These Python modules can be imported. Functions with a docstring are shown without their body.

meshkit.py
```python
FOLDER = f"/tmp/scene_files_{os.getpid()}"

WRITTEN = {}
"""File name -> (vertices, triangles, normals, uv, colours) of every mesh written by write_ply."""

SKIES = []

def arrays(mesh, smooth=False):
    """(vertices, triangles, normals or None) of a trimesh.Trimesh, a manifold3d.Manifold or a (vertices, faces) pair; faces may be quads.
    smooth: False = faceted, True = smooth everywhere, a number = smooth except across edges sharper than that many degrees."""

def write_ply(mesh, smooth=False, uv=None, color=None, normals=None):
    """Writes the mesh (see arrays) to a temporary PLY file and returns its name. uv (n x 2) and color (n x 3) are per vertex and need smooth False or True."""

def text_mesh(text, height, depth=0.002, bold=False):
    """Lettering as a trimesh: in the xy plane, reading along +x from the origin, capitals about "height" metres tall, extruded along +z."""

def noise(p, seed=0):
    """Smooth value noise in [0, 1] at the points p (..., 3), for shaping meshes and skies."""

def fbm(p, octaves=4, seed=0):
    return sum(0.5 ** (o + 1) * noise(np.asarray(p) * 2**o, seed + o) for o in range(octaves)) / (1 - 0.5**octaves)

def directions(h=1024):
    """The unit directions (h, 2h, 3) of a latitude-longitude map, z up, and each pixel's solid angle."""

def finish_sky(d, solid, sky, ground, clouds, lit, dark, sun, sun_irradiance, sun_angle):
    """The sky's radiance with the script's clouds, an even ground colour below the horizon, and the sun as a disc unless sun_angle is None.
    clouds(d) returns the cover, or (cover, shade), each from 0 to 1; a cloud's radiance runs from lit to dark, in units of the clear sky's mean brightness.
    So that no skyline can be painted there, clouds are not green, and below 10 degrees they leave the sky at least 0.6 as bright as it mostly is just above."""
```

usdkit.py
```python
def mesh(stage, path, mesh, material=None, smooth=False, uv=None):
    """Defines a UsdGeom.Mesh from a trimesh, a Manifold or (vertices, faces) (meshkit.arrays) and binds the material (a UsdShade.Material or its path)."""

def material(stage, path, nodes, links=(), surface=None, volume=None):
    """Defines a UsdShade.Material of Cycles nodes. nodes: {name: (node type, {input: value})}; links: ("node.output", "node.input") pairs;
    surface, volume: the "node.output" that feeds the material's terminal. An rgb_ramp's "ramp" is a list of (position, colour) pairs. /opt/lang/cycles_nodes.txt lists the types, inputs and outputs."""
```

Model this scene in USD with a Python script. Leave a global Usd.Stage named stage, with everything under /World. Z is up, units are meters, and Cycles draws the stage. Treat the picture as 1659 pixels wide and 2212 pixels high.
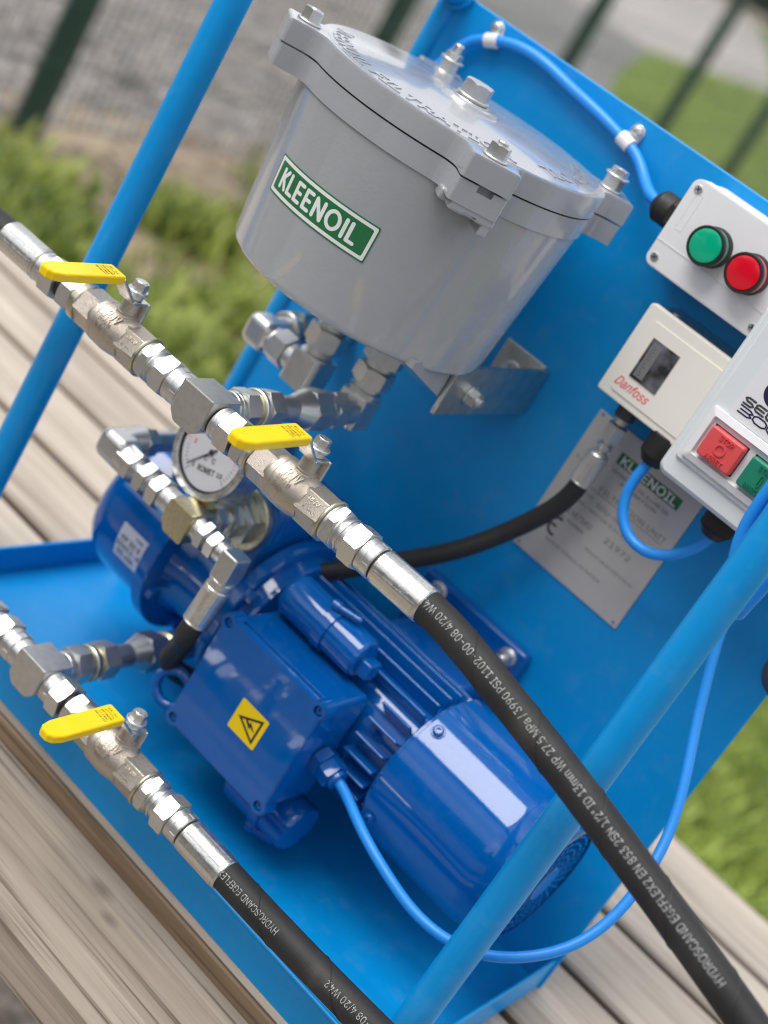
import math, random
import numpy as np
import trimesh
import manifold3d as m3
import shapely
from shapely.geometry import Polygon, Point, box as sbox
from shapely import affinity
from pxr import Usd, UsdGeom, UsdLux, UsdShade, Gf, Sdf, Vt
import usdkit, meshkit

stage = Usd.Stage.CreateInMemory()
UsdGeom.SetStageUpAxis(stage, UsdGeom.Tokens.z)
UsdGeom.SetStageMetersPerUnit(stage, 1.0)
world = UsdGeom.Xform.Define(stage, '/World')
stage.SetDefaultPrim(world.GetPrim())
UsdGeom.Scope.Define(stage, '/World/Looks')
LK = '/World/Looks/'
PI = math.pi
rng = np.random.default_rng(7)
random.seed(7)

# ------------------------------------------------------------------ camera, sky, sun
R0 = np.array([[0.68214221, 0.54170168, 0.49116321], [0.61107694, -0.05341876, -0.78976668], [-0.40158061, 0.8388717, -0.3674606]])
EYE = (0.20339, -1.14959, 0.700)
cam = UsdGeom.Camera.Define(stage, '/World/camera')
mm = np.eye(4)
mm[0, :3], mm[1, :3], mm[2, :3], mm[3, :3] = R0[0], -R0[1], -R0[2], EYE
cam.AddTransformOp().Set(Gf.Matrix4d(*mm.ravel().tolist()))
cam.CreateHorizontalApertureAttr(36.0)
cam.CreateVerticalApertureAttr(48.0)
cam.CreateFocalLengthAttr(36.0 * 3453.9 / 1659.0)
cam.CreateClippingRangeAttr(Gf.Vec2f(0.05, 2000))
cam.CreateFStopAttr(5.4)
cam.CreateFocusDistanceAttr(1.045)
cam.CreateExposureAttr(0.30)

SUN = np.array([-0.30, -0.40, 0.87]); SUN /= np.linalg.norm(SUN)
elev, rot = math.asin(SUN[2]), math.atan2(SUN[0], SUN[1])
usdkit.material(stage, LK + 'sky_look', {
    'tc': ('texture_coordinate', {}),
    'map': ('mapping', {'scale': (1.0, 1.0, 2.2)}),
    'n': ('noise_texture', {'scale': 1.5, 'detail': 2.5, 'roughness': 0.5}),
    'r': ('rgb_ramp', {'ramp': [(0.0, (0.45, 0.45, 0.45)), (0.40, (0.62, 0.62, 0.62)), (0.62, (1.0, 1.0, 1.0))]}),
    'sky': ('sky_texture', {'sky_type': 'single_scattering', 'sun_disc': False, 'sun_elevation': elev, 'sun_rotation': rot}),
    'n2': ('noise_texture', {'scale': 2.0, 'detail': 2.0}),
    'cl': ('rgb_ramp', {'ramp': [(0.34, (4.6, 4.7, 5.0)), (0.66, (14.0, 13.8, 13.9))]}),
    'mx': ('mix', {}),
    'bg': ('background_shader', {'strength': 0.095}),
}, [('tc.generated', 'map.vector'), ('map.vector', 'n.vector'), ('map.vector', 'n2.vector'), ('n.fac', 'r.fac'), ('r.color', 'mx.fac'), ('sky.color', 'mx.color1'), ('n2.fac', 'cl.fac'), ('cl.color', 'mx.color2'), ('mx.color', 'bg.color')], surface='bg.background')
dome = UsdLux.DomeLight.Define(stage, '/World/sky')
UsdShade.MaterialBindingAPI.Apply(dome.GetPrim()).Bind(UsdShade.Material.Get(stage, LK + 'sky_look'))
dome.GetPrim().SetCustomDataByKey('kind', 'structure')
sun = UsdLux.DistantLight.Define(stage, '/World/sun')
sun.CreateIntensityAttr(0.70)
sun.CreateAngleAttr(40.0)
sun.CreateNormalizeAttr(True)
sun.CreateColorAttr(Gf.Vec3f(1.0, 0.96, 0.9))
zz = SUN; xx = np.cross([0, 0, 1.0], zz); xx /= np.linalg.norm(xx); yy = np.cross(zz, xx)
sm = np.eye(4); sm[0, :3], sm[1, :3], sm[2, :3] = xx, yy, zz
sun.AddTransformOp().Set(Gf.Matrix4d(*sm.ravel().tolist()))

# ------------------------------------------------------------------ materials
def mat(name, nodes, links, surface='p.BSDF'):
    return usdkit.material(stage, LK + name, nodes, links, surface=surface)

def paint(name, col, rough=0.35, coat=0.0, bump=0.0, bscale=400, var=0.06, metallic=0.0, vscale=9, spec=0.5, rvar=0.06, coat_ior=1.5, dust=0.0, wave=0.0):
    c = np.array(col, float)
    nodes = {
        'g': ('geometry', {}),
        'n': ('noise_texture', {'scale': vscale, 'detail': 4.0}),
        'r': ('rgb_ramp', {'ramp': [(0.25, tuple(c * (1 - var))), (0.75, tuple(np.minimum(c * (1 + var), 1)))]}),
        'rr': ('map_range', {'from_min': 0.3, 'from_max': 0.7, 'to_min': max(rough - rvar, 0.02), 'to_max': rough + rvar}),
        'n2': ('noise_texture', {'scale': vscale * 6, 'detail': 3.0}),
        'p': ('principled_bsdf', {'metallic': metallic, 'coat_weight': coat, 'coat_roughness': 0.05, 'coat_ior': coat_ior, 'specular_ior_level': spec}),
    }
    links = [('g.position', 'n.vector'), ('g.position', 'n2.vector'), ('n.fac', 'r.fac'), ('r.color', 'p.base_color'), ('n2.fac', 'rr.value'), ('rr.result', 'p.roughness')]
    if bump:
        nodes['b'] = ('noise_texture', {'scale': bscale, 'detail': 2.0})
        nodes['bp'] = ('bump', {'strength': bump, 'distance': 0.001})
        links += [('g.position', 'b.vector'), ('b.fac', 'bp.height'), ('bp.normal', 'p.normal')]
    if dust:
        nodes['dn'] = ('noise_texture', {'scale': 38.0, 'detail': 9.0, 'roughness': 0.72})
        nodes['dr'] = ('map_range', {'from_min': 0.52, 'from_max': 0.74, 'to_min': 0.0, 'to_max': dust, 'clamp': True})
        nodes['dm'] = ('mix', {'color2': (0.42, 0.42, 0.41)})
        links = [l for l in links if l[1] != 'p.base_color'] + [('g.position', 'dn.vector'), ('dn.fac', 'dr.value'), ('dr.result', 'dm.fac'), ('r.color', 'dm.color1'), ('dm.color', 'p.base_color')]
    if wave:
        nodes['wn'] = ('noise_texture', {'scale': 14.0, 'detail': 2.0})
        nodes['wb'] = ('bump', {'strength': wave, 'distance': 0.004})
        links += [('g.position', 'wn.vector'), ('wn.fac', 'wb.height')]
        links += [('wb.normal', 'bp.normal')] if bump else [('wb.normal', 'p.normal')]
    return mat(name, nodes, links)

M = {}
M['cart'] = paint('cart_blue', (0.0002, 0.255, 0.63), 0.36, 0.0, 0.08, 420, 0.05, spec=0.40, dust=0.07, wave=0.10)
M['motor'] = paint('motor_blue', (0.0002, 0.088, 0.35), 0.14, 1.0, 0.10, 220, 0.07, rvar=0.03, coat_ior=1.52, spec=0.1, dust=0.035, wave=0.04)
M['grey'] = paint('filter_grey', (0.315, 0.330, 0.354), 0.22, 0.7, 0.12, 380, 0.03, dust=0.10, wave=0.05)
M['greyrough'] = paint('filter_grey_cast', (0.36, 0.37, 0.39), 0.34, 0.3, 0.25, 900, 0.04)
M['zinc'] = paint('zinc_plate', (0.66, 0.665, 0.655), 0.36, 0, 0.06, 2200, 0.03, metallic=1.0, vscale=14, rvar=0.03)
M['zincold'] = paint('zinc_plate_yellowed', (0.66, 0.60, 0.40), 0.30, 0, 0.05, 1500, 0.16, metallic=1.0, vscale=50, rvar=0.04)
M['blast'] = paint('steel_blasted', (0.66, 0.66, 0.645), 0.36, 0, 0.30, 2200, 0.03, metallic=1.0, vscale=30, rvar=0.03)
M['ferrule'] = paint('ferrule_plate', (0.72, 0.715, 0.69), 0.30, 0, 0.14, 420, 0.04, metallic=1.0, vscale=25, rvar=0.04)
M['nickel'] = paint('nickel_cast', (0.55, 0.495, 0.43), 0.36, 0, 0.40, 1500, 0.05, metallic=0.95, vscale=60, rvar=0.04)
M['washer'] = paint('bonded_washer', (0.60, 0.57, 0.43), 0.33, 0, 0.05, 900, 0.1, metallic=1.0, vscale=50)
M['stainless'] = paint('stainless', (0.70, 0.70, 0.69), 0.30, 0, 0.08, 1200, 0.06, metallic=1.0, vscale=40)
M['galv'] = paint('galvanised_plate', (0.50, 0.53, 0.52), 0.32, 0, 0.05, 900, 0.08, metallic=1.0, vscale=14, rvar=0.04)
M['brass'] = paint('brass', (0.70, 0.47, 0.16), 0.28, 0, 0.03, 600, 0.1, metallic=1.0, vscale=40)
M['yellow'] = paint('yellow_vinyl', (0.80, 0.56, 0.001), 0.34, 0.15, 0.06, 500, 0.03)
M['print_black'] = paint('black_print', (0.02, 0.02, 0.022), 0.5)
M['print_dark'] = paint('brown_print', (0.10, 0.075, 0.02), 0.5)
M['print_grey'] = paint('grey_print', (0.16, 0.16, 0.17), 0.5)
M['print_white'] = mat('hose_print', {'g': ('geometry', {}), 'n': ('noise_texture', {'scale': 1400.0, 'detail': 2.0}), 'r': ('rgb_ramp', {'ramp': [(0.36, (0.05, 0.05, 0.05)), (0.52, (0.36, 0.37, 0.37))]}), 'p': ('principled_bsdf', {'roughness': 0.6})}, [('g.position', 'n.vector'), ('n.fac', 'r.fac'), ('r.color', 'p.base_color')])
M['rubber'] = paint('black_rubber', (0.016, 0.016, 0.017), 0.55, 0, 0.15, 900, 0.2, vscale=60, spec=0.4)
M['seal'] = paint('black_seal', (0.01, 0.01, 0.01), 0.5)
M['plug'] = paint('grey_rubber', (0.05, 0.05, 0.055), 0.55, 0, 0.1, 700, 0.15, vscale=50)
M['cable'] = paint('cable_blue', (0.012, 0.25, 0.76), 0.42, 0.0, 0.08, 700, 0.05)
M['clip'] = paint('white_clip', (0.72, 0.72, 0.74), 0.4)
M['white'] = paint('white_plastic', (0.70, 0.70, 0.72), 0.40, 0, 0.06, 900, 0.02)
M['white2'] = paint('pale_plastic', (0.66, 0.69, 0.71), 0.38, 0, 0.10, 1200, 0.02)
M['cream'] = paint('cream_plastic', (0.74, 0.715, 0.655), 0.42, 0, 0.04, 800, 0.02)
M['stopred'] = paint('stop_red', (0.66, 0.075, 0.08), 0.45, 0, 0.06, 900, 0.03)
M['startgreen'] = paint('start_green', (0.006, 0.19, 0.115), 0.45, 0, 0.06, 900, 0.03)
M['lensgreen'] = paint('lens_green', (0.0, 0.36, 0.19), 0.20, 0.5, 0, 1, 0.03)
M['lensred'] = paint('lens_red', (0.62, 0.004, 0.02), 0.20, 0.5, 0, 1, 0.03)
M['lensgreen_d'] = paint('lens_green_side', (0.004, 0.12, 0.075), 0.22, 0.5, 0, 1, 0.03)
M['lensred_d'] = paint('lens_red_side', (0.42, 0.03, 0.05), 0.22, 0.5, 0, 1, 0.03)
M['alu'] = paint('plate_aluminium', (0.52, 0.515, 0.515), 0.40, 0, 0.02, 500, 0.03, metallic=0.35)
M['sgreen'] = paint('sticker_green', (0.010, 0.135, 0.045), 0.30, 0.3)
M['swhite'] = paint('sticker_white', (0.74, 0.76, 0.76), 0.35, 0.2)
M['label'] = paint('paper_label', (0.52, 0.56, 0.66), 0.4)
M['red'] = paint('red_print', (0.70, 0.02, 0.045), 0.45)
M['navy'] = paint('navy_print', (0.018, 0.014, 0.06), 0.4)
M['fence'] = paint('fence_green', (0.006, 0.030, 0.020), 0.5)
M['fencewire'] = paint('fence_wire', (0.02, 0.05, 0.04), 0.5)
M['sealant'] = paint('gauge_face', (0.50, 0.51, 0.55), 0.4)
M['dark'] = paint('dark_slot', (0.02, 0.02, 0.025), 0.5)
M['stone'] = paint('stone', (0.27, 0.25, 0.235), 0.8, 0, 0.5, 60, 0.25)
M['glasswin'] = mat('window_glass', {'g': ('geometry', {}), 'n': ('noise_texture', {'scale': 55.0, 'detail': 3.0}), 'r': ('rgb_ramp', {'ramp': [(0.38, (0.012, 0.013, 0.014)), (0.62, (0.16, 0.16, 0.19))]}),
    'p': ('principled_bsdf', {'roughness': 0.08, 'coat_weight': 0.6})}, [('g.position', 'n.vector'), ('n.fac', 'r.fac'), ('r.color', 'p.base_color')])

# hose: woven wrap impression
M['hose'] = mat('hose_rubber', {
    'g': ('geometry', {}), 'mp': ('mapping', {'rotation': (0.5, 0.6, 0.5)}),
    'w': ('wave_texture', {'scale': 420.0, 'distortion': 1.0}), 'n': ('noise_texture', {'scale': 26.0, 'detail': 6.0}),
    'r': ('rgb_ramp', {'ramp': [(0.35, (0.013, 0.013, 0.014)), (0.62, (0.022, 0.022, 0.023)), (0.80, (0.06, 0.055, 0.05))]}),
    'bp': ('bump', {'strength': 0.25, 'distance': 0.0006}), 'p': ('principled_bsdf', {'roughness': 0.58, 'specular_ior_level': 0.4})},
    [('g.position', 'mp.vector'), ('mp.vector', 'w.vector'), ('g.position', 'n.vector'), ('n.fac', 'r.fac'), ('r.color', 'p.base_color'), ('w.fac', 'bp.height'), ('bp.normal', 'p.normal')])

def wood(name, tint=(1, 1, 1), knots=(), sides=True, fine=1.0):
    t = np.array(tint)
    nodes = {
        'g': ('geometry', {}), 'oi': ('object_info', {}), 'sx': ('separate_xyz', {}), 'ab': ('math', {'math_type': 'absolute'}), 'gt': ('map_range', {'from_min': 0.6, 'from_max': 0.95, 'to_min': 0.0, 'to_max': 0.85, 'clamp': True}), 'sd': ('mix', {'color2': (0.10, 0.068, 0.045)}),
        'off': ('vector_math', {'math_type': 'scale', 'vector1': (3.1, 7.7, 1.3)}),
        'ad': ('vector_math', {'math_type': 'add'}),
        'mp': ('mapping', {'scale': (3.2, 60.0, 60.0)}),
        'n': ('noise_texture', {'scale': 1.0, 'detail': 5.0, 'roughness': 0.6, 'distortion': 0.8}),
        'r': ('rgb_ramp', {'ramp': [(0.30, tuple(np.array((0.335, 0.295, 0.255)) * t)), (0.46, tuple(np.array((0.445, 0.405, 0.36)) * t)), (0.70, tuple(np.array((0.535, 0.495, 0.445)) * t))]}),
        'mp2': ('mapping', {'scale': (1.2, 6.0, 6.0)}),
        'n2': ('noise_texture', {'scale': 3.0, 'detail': 4.0}),
        'r2': ('rgb_ramp', {'ramp': [(0.3, (0.74, 0.72, 0.70)), (0.7, (1.08, 1.06, 1.04))]}),
        'mx': ('mix', {'mix_type': 'multiply', 'fac': 1.0}), 'r3': ('rgb_ramp', {'ramp': [(0.30, (0.42, 0.39, 0.36)), (0.44, (0.97, 0.97, 0.97)), (0.75, (1.08, 1.08, 1.07))]}), 'mx3': ('mix', {'mix_type': 'multiply', 'fac': fine}),
        'mp3': ('mapping', {'scale': (5.0, 200.0, 200.0)}),
        'n3': ('noise_texture', {'scale': 1.0, 'detail': 2.0}),
        'bp': ('bump', {'strength': 0.5, 'distance': 0.0015}), 'bp2': ('bump', {'strength': 0.35, 'distance': 0.0006}),
        'p': ('principled_bsdf', {'roughness': 0.72, 'specular_ior_level': 0.3}),
    }
    links = [('oi.random', 'off.scale'), ('g.position', 'ad.vector1'), ('off.vector', 'ad.vector2'), ('ad.vector', 'mp.vector'), ('mp.vector', 'n.vector'), ('n.fac', 'r.fac'), ('ad.vector', 'mp2.vector'), ('mp2.vector', 'n2.vector'), ('n2.fac', 'r2.fac'),
             ('r.color', 'mx.color1'), ('r2.color', 'mx.color2'), ('ad.vector', 'mp3.vector'), ('mp3.vector', 'n3.vector'), ('n.fac', 'bp.height'), ('n3.fac', 'bp2.height'), ('bp.normal', 'bp2.normal'), ('bp2.normal', 'p.normal')]
    links += [('n3.fac', 'r3.fac'), ('mx.color', 'mx3.color1'), ('r3.color', 'mx3.color2')]
    last = 'mx3.color'
    for i, (kx, ky, kz, kr) in enumerate(knots):
        nodes[f'kd{i}'] = ('vector_math', {'math_type': 'multiply', 'vector2': (0.6, 1.0, 1.0)})
        nodes[f'ks{i}'] = ('vector_math', {'math_type': 'distance', 'vector2': (kx * 0.6, ky, kz)})
        nodes[f'km{i}'] = ('map_range', {'from_min': kr * 0.3, 'from_max': kr * 1.15, 'to_min': 0.6, 'to_max': 0.0, 'clamp': True})
        nodes[f'kx{i}'] = ('mix', {'color2': (0.11, 0.085, 0.07)})
        links += [('g.position', f'kd{i}.vector1'), (f'kd{i}.vector', f'ks{i}.vector1'), (f'ks{i}.value', f'km{i}.value'), (f'km{i}.result', f'kx{i}.fac'), (last, f'kx{i}.color1')]
        last = f'kx{i}.color'
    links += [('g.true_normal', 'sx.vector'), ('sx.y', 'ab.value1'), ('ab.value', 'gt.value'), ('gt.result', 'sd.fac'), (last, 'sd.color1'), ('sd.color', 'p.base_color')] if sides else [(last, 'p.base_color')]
    return mat(name, nodes, links)
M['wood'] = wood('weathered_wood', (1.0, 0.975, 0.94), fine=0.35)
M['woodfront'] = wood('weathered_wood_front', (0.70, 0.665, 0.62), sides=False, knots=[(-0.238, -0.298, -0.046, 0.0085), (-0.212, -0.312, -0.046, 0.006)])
M['woodedge'] = wood('wood_brown_edge', (0.56, 0.44, 0.33), sides=False)

def ground_mat(name, c0, c1, c2, s1, s2, bump=0.6):
    return mat(name, {'g': ('geometry', {}), 'n': ('noise_texture', {'scale': s1, 'detail': 6.0, 'roughness': 0.6}), 'n2': ('noise_texture', {'scale': s2, 'detail': 3.0}),
        'r': ('rgb_ramp', {'ramp': [(0.30, c0), (0.5, c1), (0.72, c2)]}), 'r2': ('rgb_ramp', {'ramp': [(0.35, (0.62, 0.62, 0.62)), (0.65, (1.25, 1.25, 1.25))]}), 'mx': ('mix', {'mix_type': 'multiply', 'fac': 1.0}),
        'bp': ('bump', {'strength': bump, 'distance': 0.02}), 'p': ('principled_bsdf', {'roughness': 0.9, 'specular_ior_level': 0.2})},
        [('g.position', 'n.vector'), ('g.position', 'n2.vector'), ('n.fac', 'r.fac'), ('n2.fac', 'r2.fac'), ('r.color', 'mx.color1'), ('r2.color', 'mx.color2'), ('mx.color', 'p.base_color'), ('n2.fac', 'bp.height'), ('bp.normal', 'p.normal')])
M['dirt'] = ground_mat('dirt', (0.16, 0.13, 0.10), (0.27, 0.23, 0.185), (0.36, 0.32, 0.27), 5, 60)
M['gravel'] = ground_mat('gravel', (0.085, 0.08, 0.075), (0.19, 0.183, 0.175), (0.38, 0.37, 0.36), 3.0, 14)
M['asphalt'] = ground_mat('asphalt', (0.17, 0.17, 0.165), (0.21, 0.21, 0.205), (0.25, 0.25, 0.24), 0.6, 40)
M['paving'] = ground_mat('pale_paving', (0.36, 0.335, 0.32), (0.42, 0.395, 0.38), (0.48, 0.455, 0.44), 0.3, 20)
M['yard'] = ground_mat('yard_soil', (0.10, 0.090, 0.080), (0.15, 0.138, 0.124), (0.20, 0.186, 0.17), 4, 40)
M['lawn'] = ground_mat('lawn_green', (0.085, 0.135, 0.020), (0.14, 0.20, 0.034), (0.21, 0.26, 0.06), 1.6, 30)

def leafmat(name, c0, c1, tr=0.35):
    return mat(name, {'oi': ('object_info', {}), 'g': ('geometry', {}), 'n': ('noise_texture', {'scale': 2.2, 'detail': 3.0}), 'ad': ('math', {'math_type': 'add'}), 'ml': ('math', {'math_type': 'multiply', 'value2': 0.5}),
        'r': ('rgb_ramp', {'ramp': [(0.25, c0), (0.75, c1)]}), 'd': ('principled_bsdf', {'roughness': 0.5, 'specular_ior_level': 0.4}), 't': ('translucent_bsdf', {}), 'mx': ('mix_closure', {'fac': tr})},
        [('g.position', 'n.vector'), ('oi.random', 'ad.value1'), ('n.fac', 'ad.value2'), ('ad.value', 'ml.value1'), ('ml.value', 'r.fac'), ('r.color', 'd.base_color'), ('r.color', 't.color'), ('d.BSDF', 'mx.closure1'), ('t.BSDF', 'mx.closure2')], surface='mx.closure')
M['grass'] = leafmat('grass_blades', (0.09, 0.16, 0.02), (0.50, 0.60, 0.14))
M['weed'] = leafmat('weed_leaves', (0.055, 0.105, 0.012), (0.42, 0.48, 0.11))
M['dry'] = leafmat('dry_leaves', (0.24, 0.17, 0.11), (0.46, 0.38, 0.27), 0.15)
M['hedge'] = leafmat('hedge_leaves', (0.012, 0.028, 0.012), (0.04, 0.06, 0.022), 0.2)

# ------------------------------------------------------------------ prim helpers
used = {}
def numbered(parent, name):
    k = (parent, name); n = used.get(k, 0); used[k] = n + 1
    return name if n == 0 else f'{name}_{n:03d}'
BASE = {}
def meta(p, label=None, cat=None, group=None, kind=None):
    for k, v in (('label', label), ('category', cat), ('group', group), ('kind', kind)):
        if v: p.SetCustomDataByKey(k, v)
def thing(name, label, cat, loc=(0, 0, 0), group=None):
    path = '/World/' + numbered('/World', name)
    x = UsdGeom.Xform.Define(stage, path); x.AddTranslateOp().Set(Gf.Vec3d(*map(float, loc)))
    meta(x.GetPrim(), label, cat, group); BASE[path] = np.array(loc, float)
    return path
def tri(mesh):
    if hasattr(mesh, 'to_mesh'):
        m = mesh.to_mesh(); return trimesh.Trimesh(np.array(m.vert_properties[:, :3]), np.array(m.tri_verts), process=False)
    if isinstance(mesh, list): return trimesh.util.concatenate([tri(q) for q in mesh])
    return mesh
def part(parent, name, mesh, material, smooth=32, label=None, kind=None):
    """one mesh under a thing or a part, given in world coordinates"""
    path = parent + '/' + numbered(parent, name)
    m = tri(mesh).copy(); b = BASE[parent]; m.vertices = m.vertices - b
    usdkit.mesh(stage, path, m, M[material], smooth=smooth)
    BASE[path] = b
    meta(stage.GetPrimAtPath(path), label, None, None, kind)
    return path
def single(name, mesh, material, label=None, cat=None, group=None, kind=None, smooth=32):
    path = '/World/' + numbered('/World', name)
    usdkit.mesh(stage, path, tri(mesh), M[material], smooth=smooth)
    BASE[path] = np.zeros(3); meta(stage.GetPrimAtPath(path), label, cat, group, kind)
    return path

# ------------------------------------------------------------------ shape helpers
def axes(d, up=(0, 0, 1)):
    d = np.array(d, float); d /= np.linalg.norm(d)
    u = np.array(up, float)
    if abs(d @ u) > 0.95: u = np.array([0, 1.0, 0]) if abs(d[1]) < 0.9 else np.array([1.0, 0, 0])
    x = np.cross(u, d); x /= np.linalg.norm(x); y = np.cross(d, x)
    T = np.eye(4); T[:3, 0], T[:3, 1], T[:3, 2] = x, y, d
    return T
def put(mesh, o, d=(0, 0, 1), up=(0, 0, 1)):
    m = tri(mesh).copy(); T = axes(d, up); T[:3, 3] = o; m.apply_transform(T); return m
def lathe(prof, seg=48):
    """closed profile of (r, z), on local z"""
    cs = m3.CrossSection([np.array(prof, float)], m3.FillRule.NonZero)
    return cs.revolve(seg)
def cyl(r, h, ch=0.0006, seg=48, r_in=0.0):
    ch = min(ch, h * 0.45, r * 0.45)
    p = [(r_in, 0), (r - ch, 0), (r, ch), (r, h - ch), (r - ch, h), (r_in, h)]
    return lathe(p, seg)
def hexn(af, h, ch=True, turn=0.0, seg=48):
    R = af / math.sqrt(3)
    pts = np.array([[R * math.cos(PI / 6 + k * PI / 3 + turn), R * math.sin(PI / 6 + k * PI / 3 + turn)] for k in range(6)])
    p = m3.CrossSection([pts]).extrude(h)
    if ch:
        c = (R - af / 2) * 0.62
        rr = af / 2 + 0.0001
        p = p ^ lathe([(0, 0), (rr, 0), (R + 0.0002, c), (R + 0.0002, h - c), (rr, h), (0, h)], seg)
    return p
def bx(x0, x1, y0, y1, z0, z1):
    return m3.Manifold.cube((x1 - x0, y1 - y0, z1 - z0)).translate((x0, y0, z0))
def rbox(x0, x1, y0, y1, z0, z1, r=0.002, seg=12):
    s = m3.Manifold.sphere(r, seg)
    return m3.Manifold.batch_hull([s.translate((x, y, z)) for x in (x0 + r, x1 - r) for y in (y0 + r, y1 - r) for z in (z0 + r, z1 - r)])
def slab(poly, h, ch=0.0):
    """shapely polygon extruded on +z with a chamfered top"""
    def cs(p):
        rings = []
        for g in getattr(p, 'geoms', [p]):
            rings.append(np.array(g.exterior.coords)[:-1]); rings += [np.array(i.coords)[:-1] for i in g.interiors]
        return m3.CrossSection([np.array(r) for r in rings], m3.FillRule.EvenOdd)
    if not ch: return cs(poly).extrude(h)
    steps = [cs(poly).extrude(h - ch)]
    n = 4
    for k in range(n):
        a0 = PI / 2 * k / n; 
        off = ch * (1 - math.cos(a0 + PI / 4 / n)) 
        z0 = h - ch + ch * math.sin(a0); z1 = h - ch + ch * math.sin(PI / 2 * (k + 1) / n)
        steps.append(cs(poly.buffer(-off, join_style=1)).extrude(z1 - z0 + 1e-6).translate((0, 0, z0 - 1e-6)))
    return m3.Manifold.batch_boolean(steps, m3.OpType.Add)
def rrect(w, h, r, n=6):
    return sbox(-w / 2 + r, -h / 2 + r, w / 2 - r, h / 2 - r).buffer(r, quad_segs=n)
def spline(P, n=60):
    from scipy.interpolate import CubicSpline
    P = np.array(P, float); t = np.r_[0, np.cumsum(np.linalg.norm(np.diff(P, axis=0), axis=1))]
    return CubicSpline(t, P)(np.linspace(0, t[-1], n))
def frames(P):
    T = np.gradient(P, axis=0); T /= np.linalg.norm(T, axis=1, keepdims=True)
    a = np.cross(T[0], [0, 0, 1.0]);
    if np.linalg.norm(a) < 1e-3: a = np.cross(T[0], [0, 1.0, 0])
    a /= np.linalg.norm(a); A = [a]
    for k in range(1, len(P)):
        a = A[-1] - T[k] * (A[-1] @ T[k]); A.append(a / np.linalg.norm(a))
    A = np.array(A); return T, A, np.cross(T, A)
def tube(P, r, seg=24, caps=True):
    P = np.asarray(P, float); T, A, B = frames(P); n = len(P)
    ang = np.arange(seg) * 2 * PI / seg
    rr = np.broadcast_to(r, (n,))
    V = P[:, None] + rr[:, None, None] * (np.cos(ang)[None, :, None] * A[:, None] + np.sin(ang)[None, :, None] * B[:, None])
    V = V.reshape(-1, 3); F = []
    for i in range(n - 1):
        for j in range(seg):
            a, b = i * seg + j, i * seg + (j + 1) % seg
            F += [[a, b, b + seg], [a, b + seg, a + seg]]
    if caps:
        V = np.vstack([V, P[0], P[-1]]); c0, c1 = len(V) - 2, len(V) - 1
        for j in range(seg):
            F.append([c0, (j + 1) % seg, j]); F.append([c1, (n - 1) * seg + j, (n - 1) * seg + (j + 1) % seg])
    m = trimesh.Trimesh(V, np.array(F), process=False)
    if m.volume < 0: m.invert()
    return m
def bend(pts, r, n=8):
    """polyline with rounded corners"""
    pts = [np.array(p, float) for p in pts]; out = [pts[0]]
    for k in range(1, len(pts) - 1):
        a, b, c = pts[k - 1], pts[k], pts[k + 1]
        u = (a - b) / np.linalg.norm(a - b); v = (c - b) / np.linalg.norm(c - b)
        ang = math.acos(np.clip(u @ v, -1, 1)); d = r / math.tan(ang / 2)
        p0, p1 = b + u * d, b + v * d
        for t in np.linspace(0, 1, n): out.append((1 - t) ** 2 * p0 + 2 * t * (1 - t) * b + t * t * p1)
    out.append(pts[-1]); return np.array(out)
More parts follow.
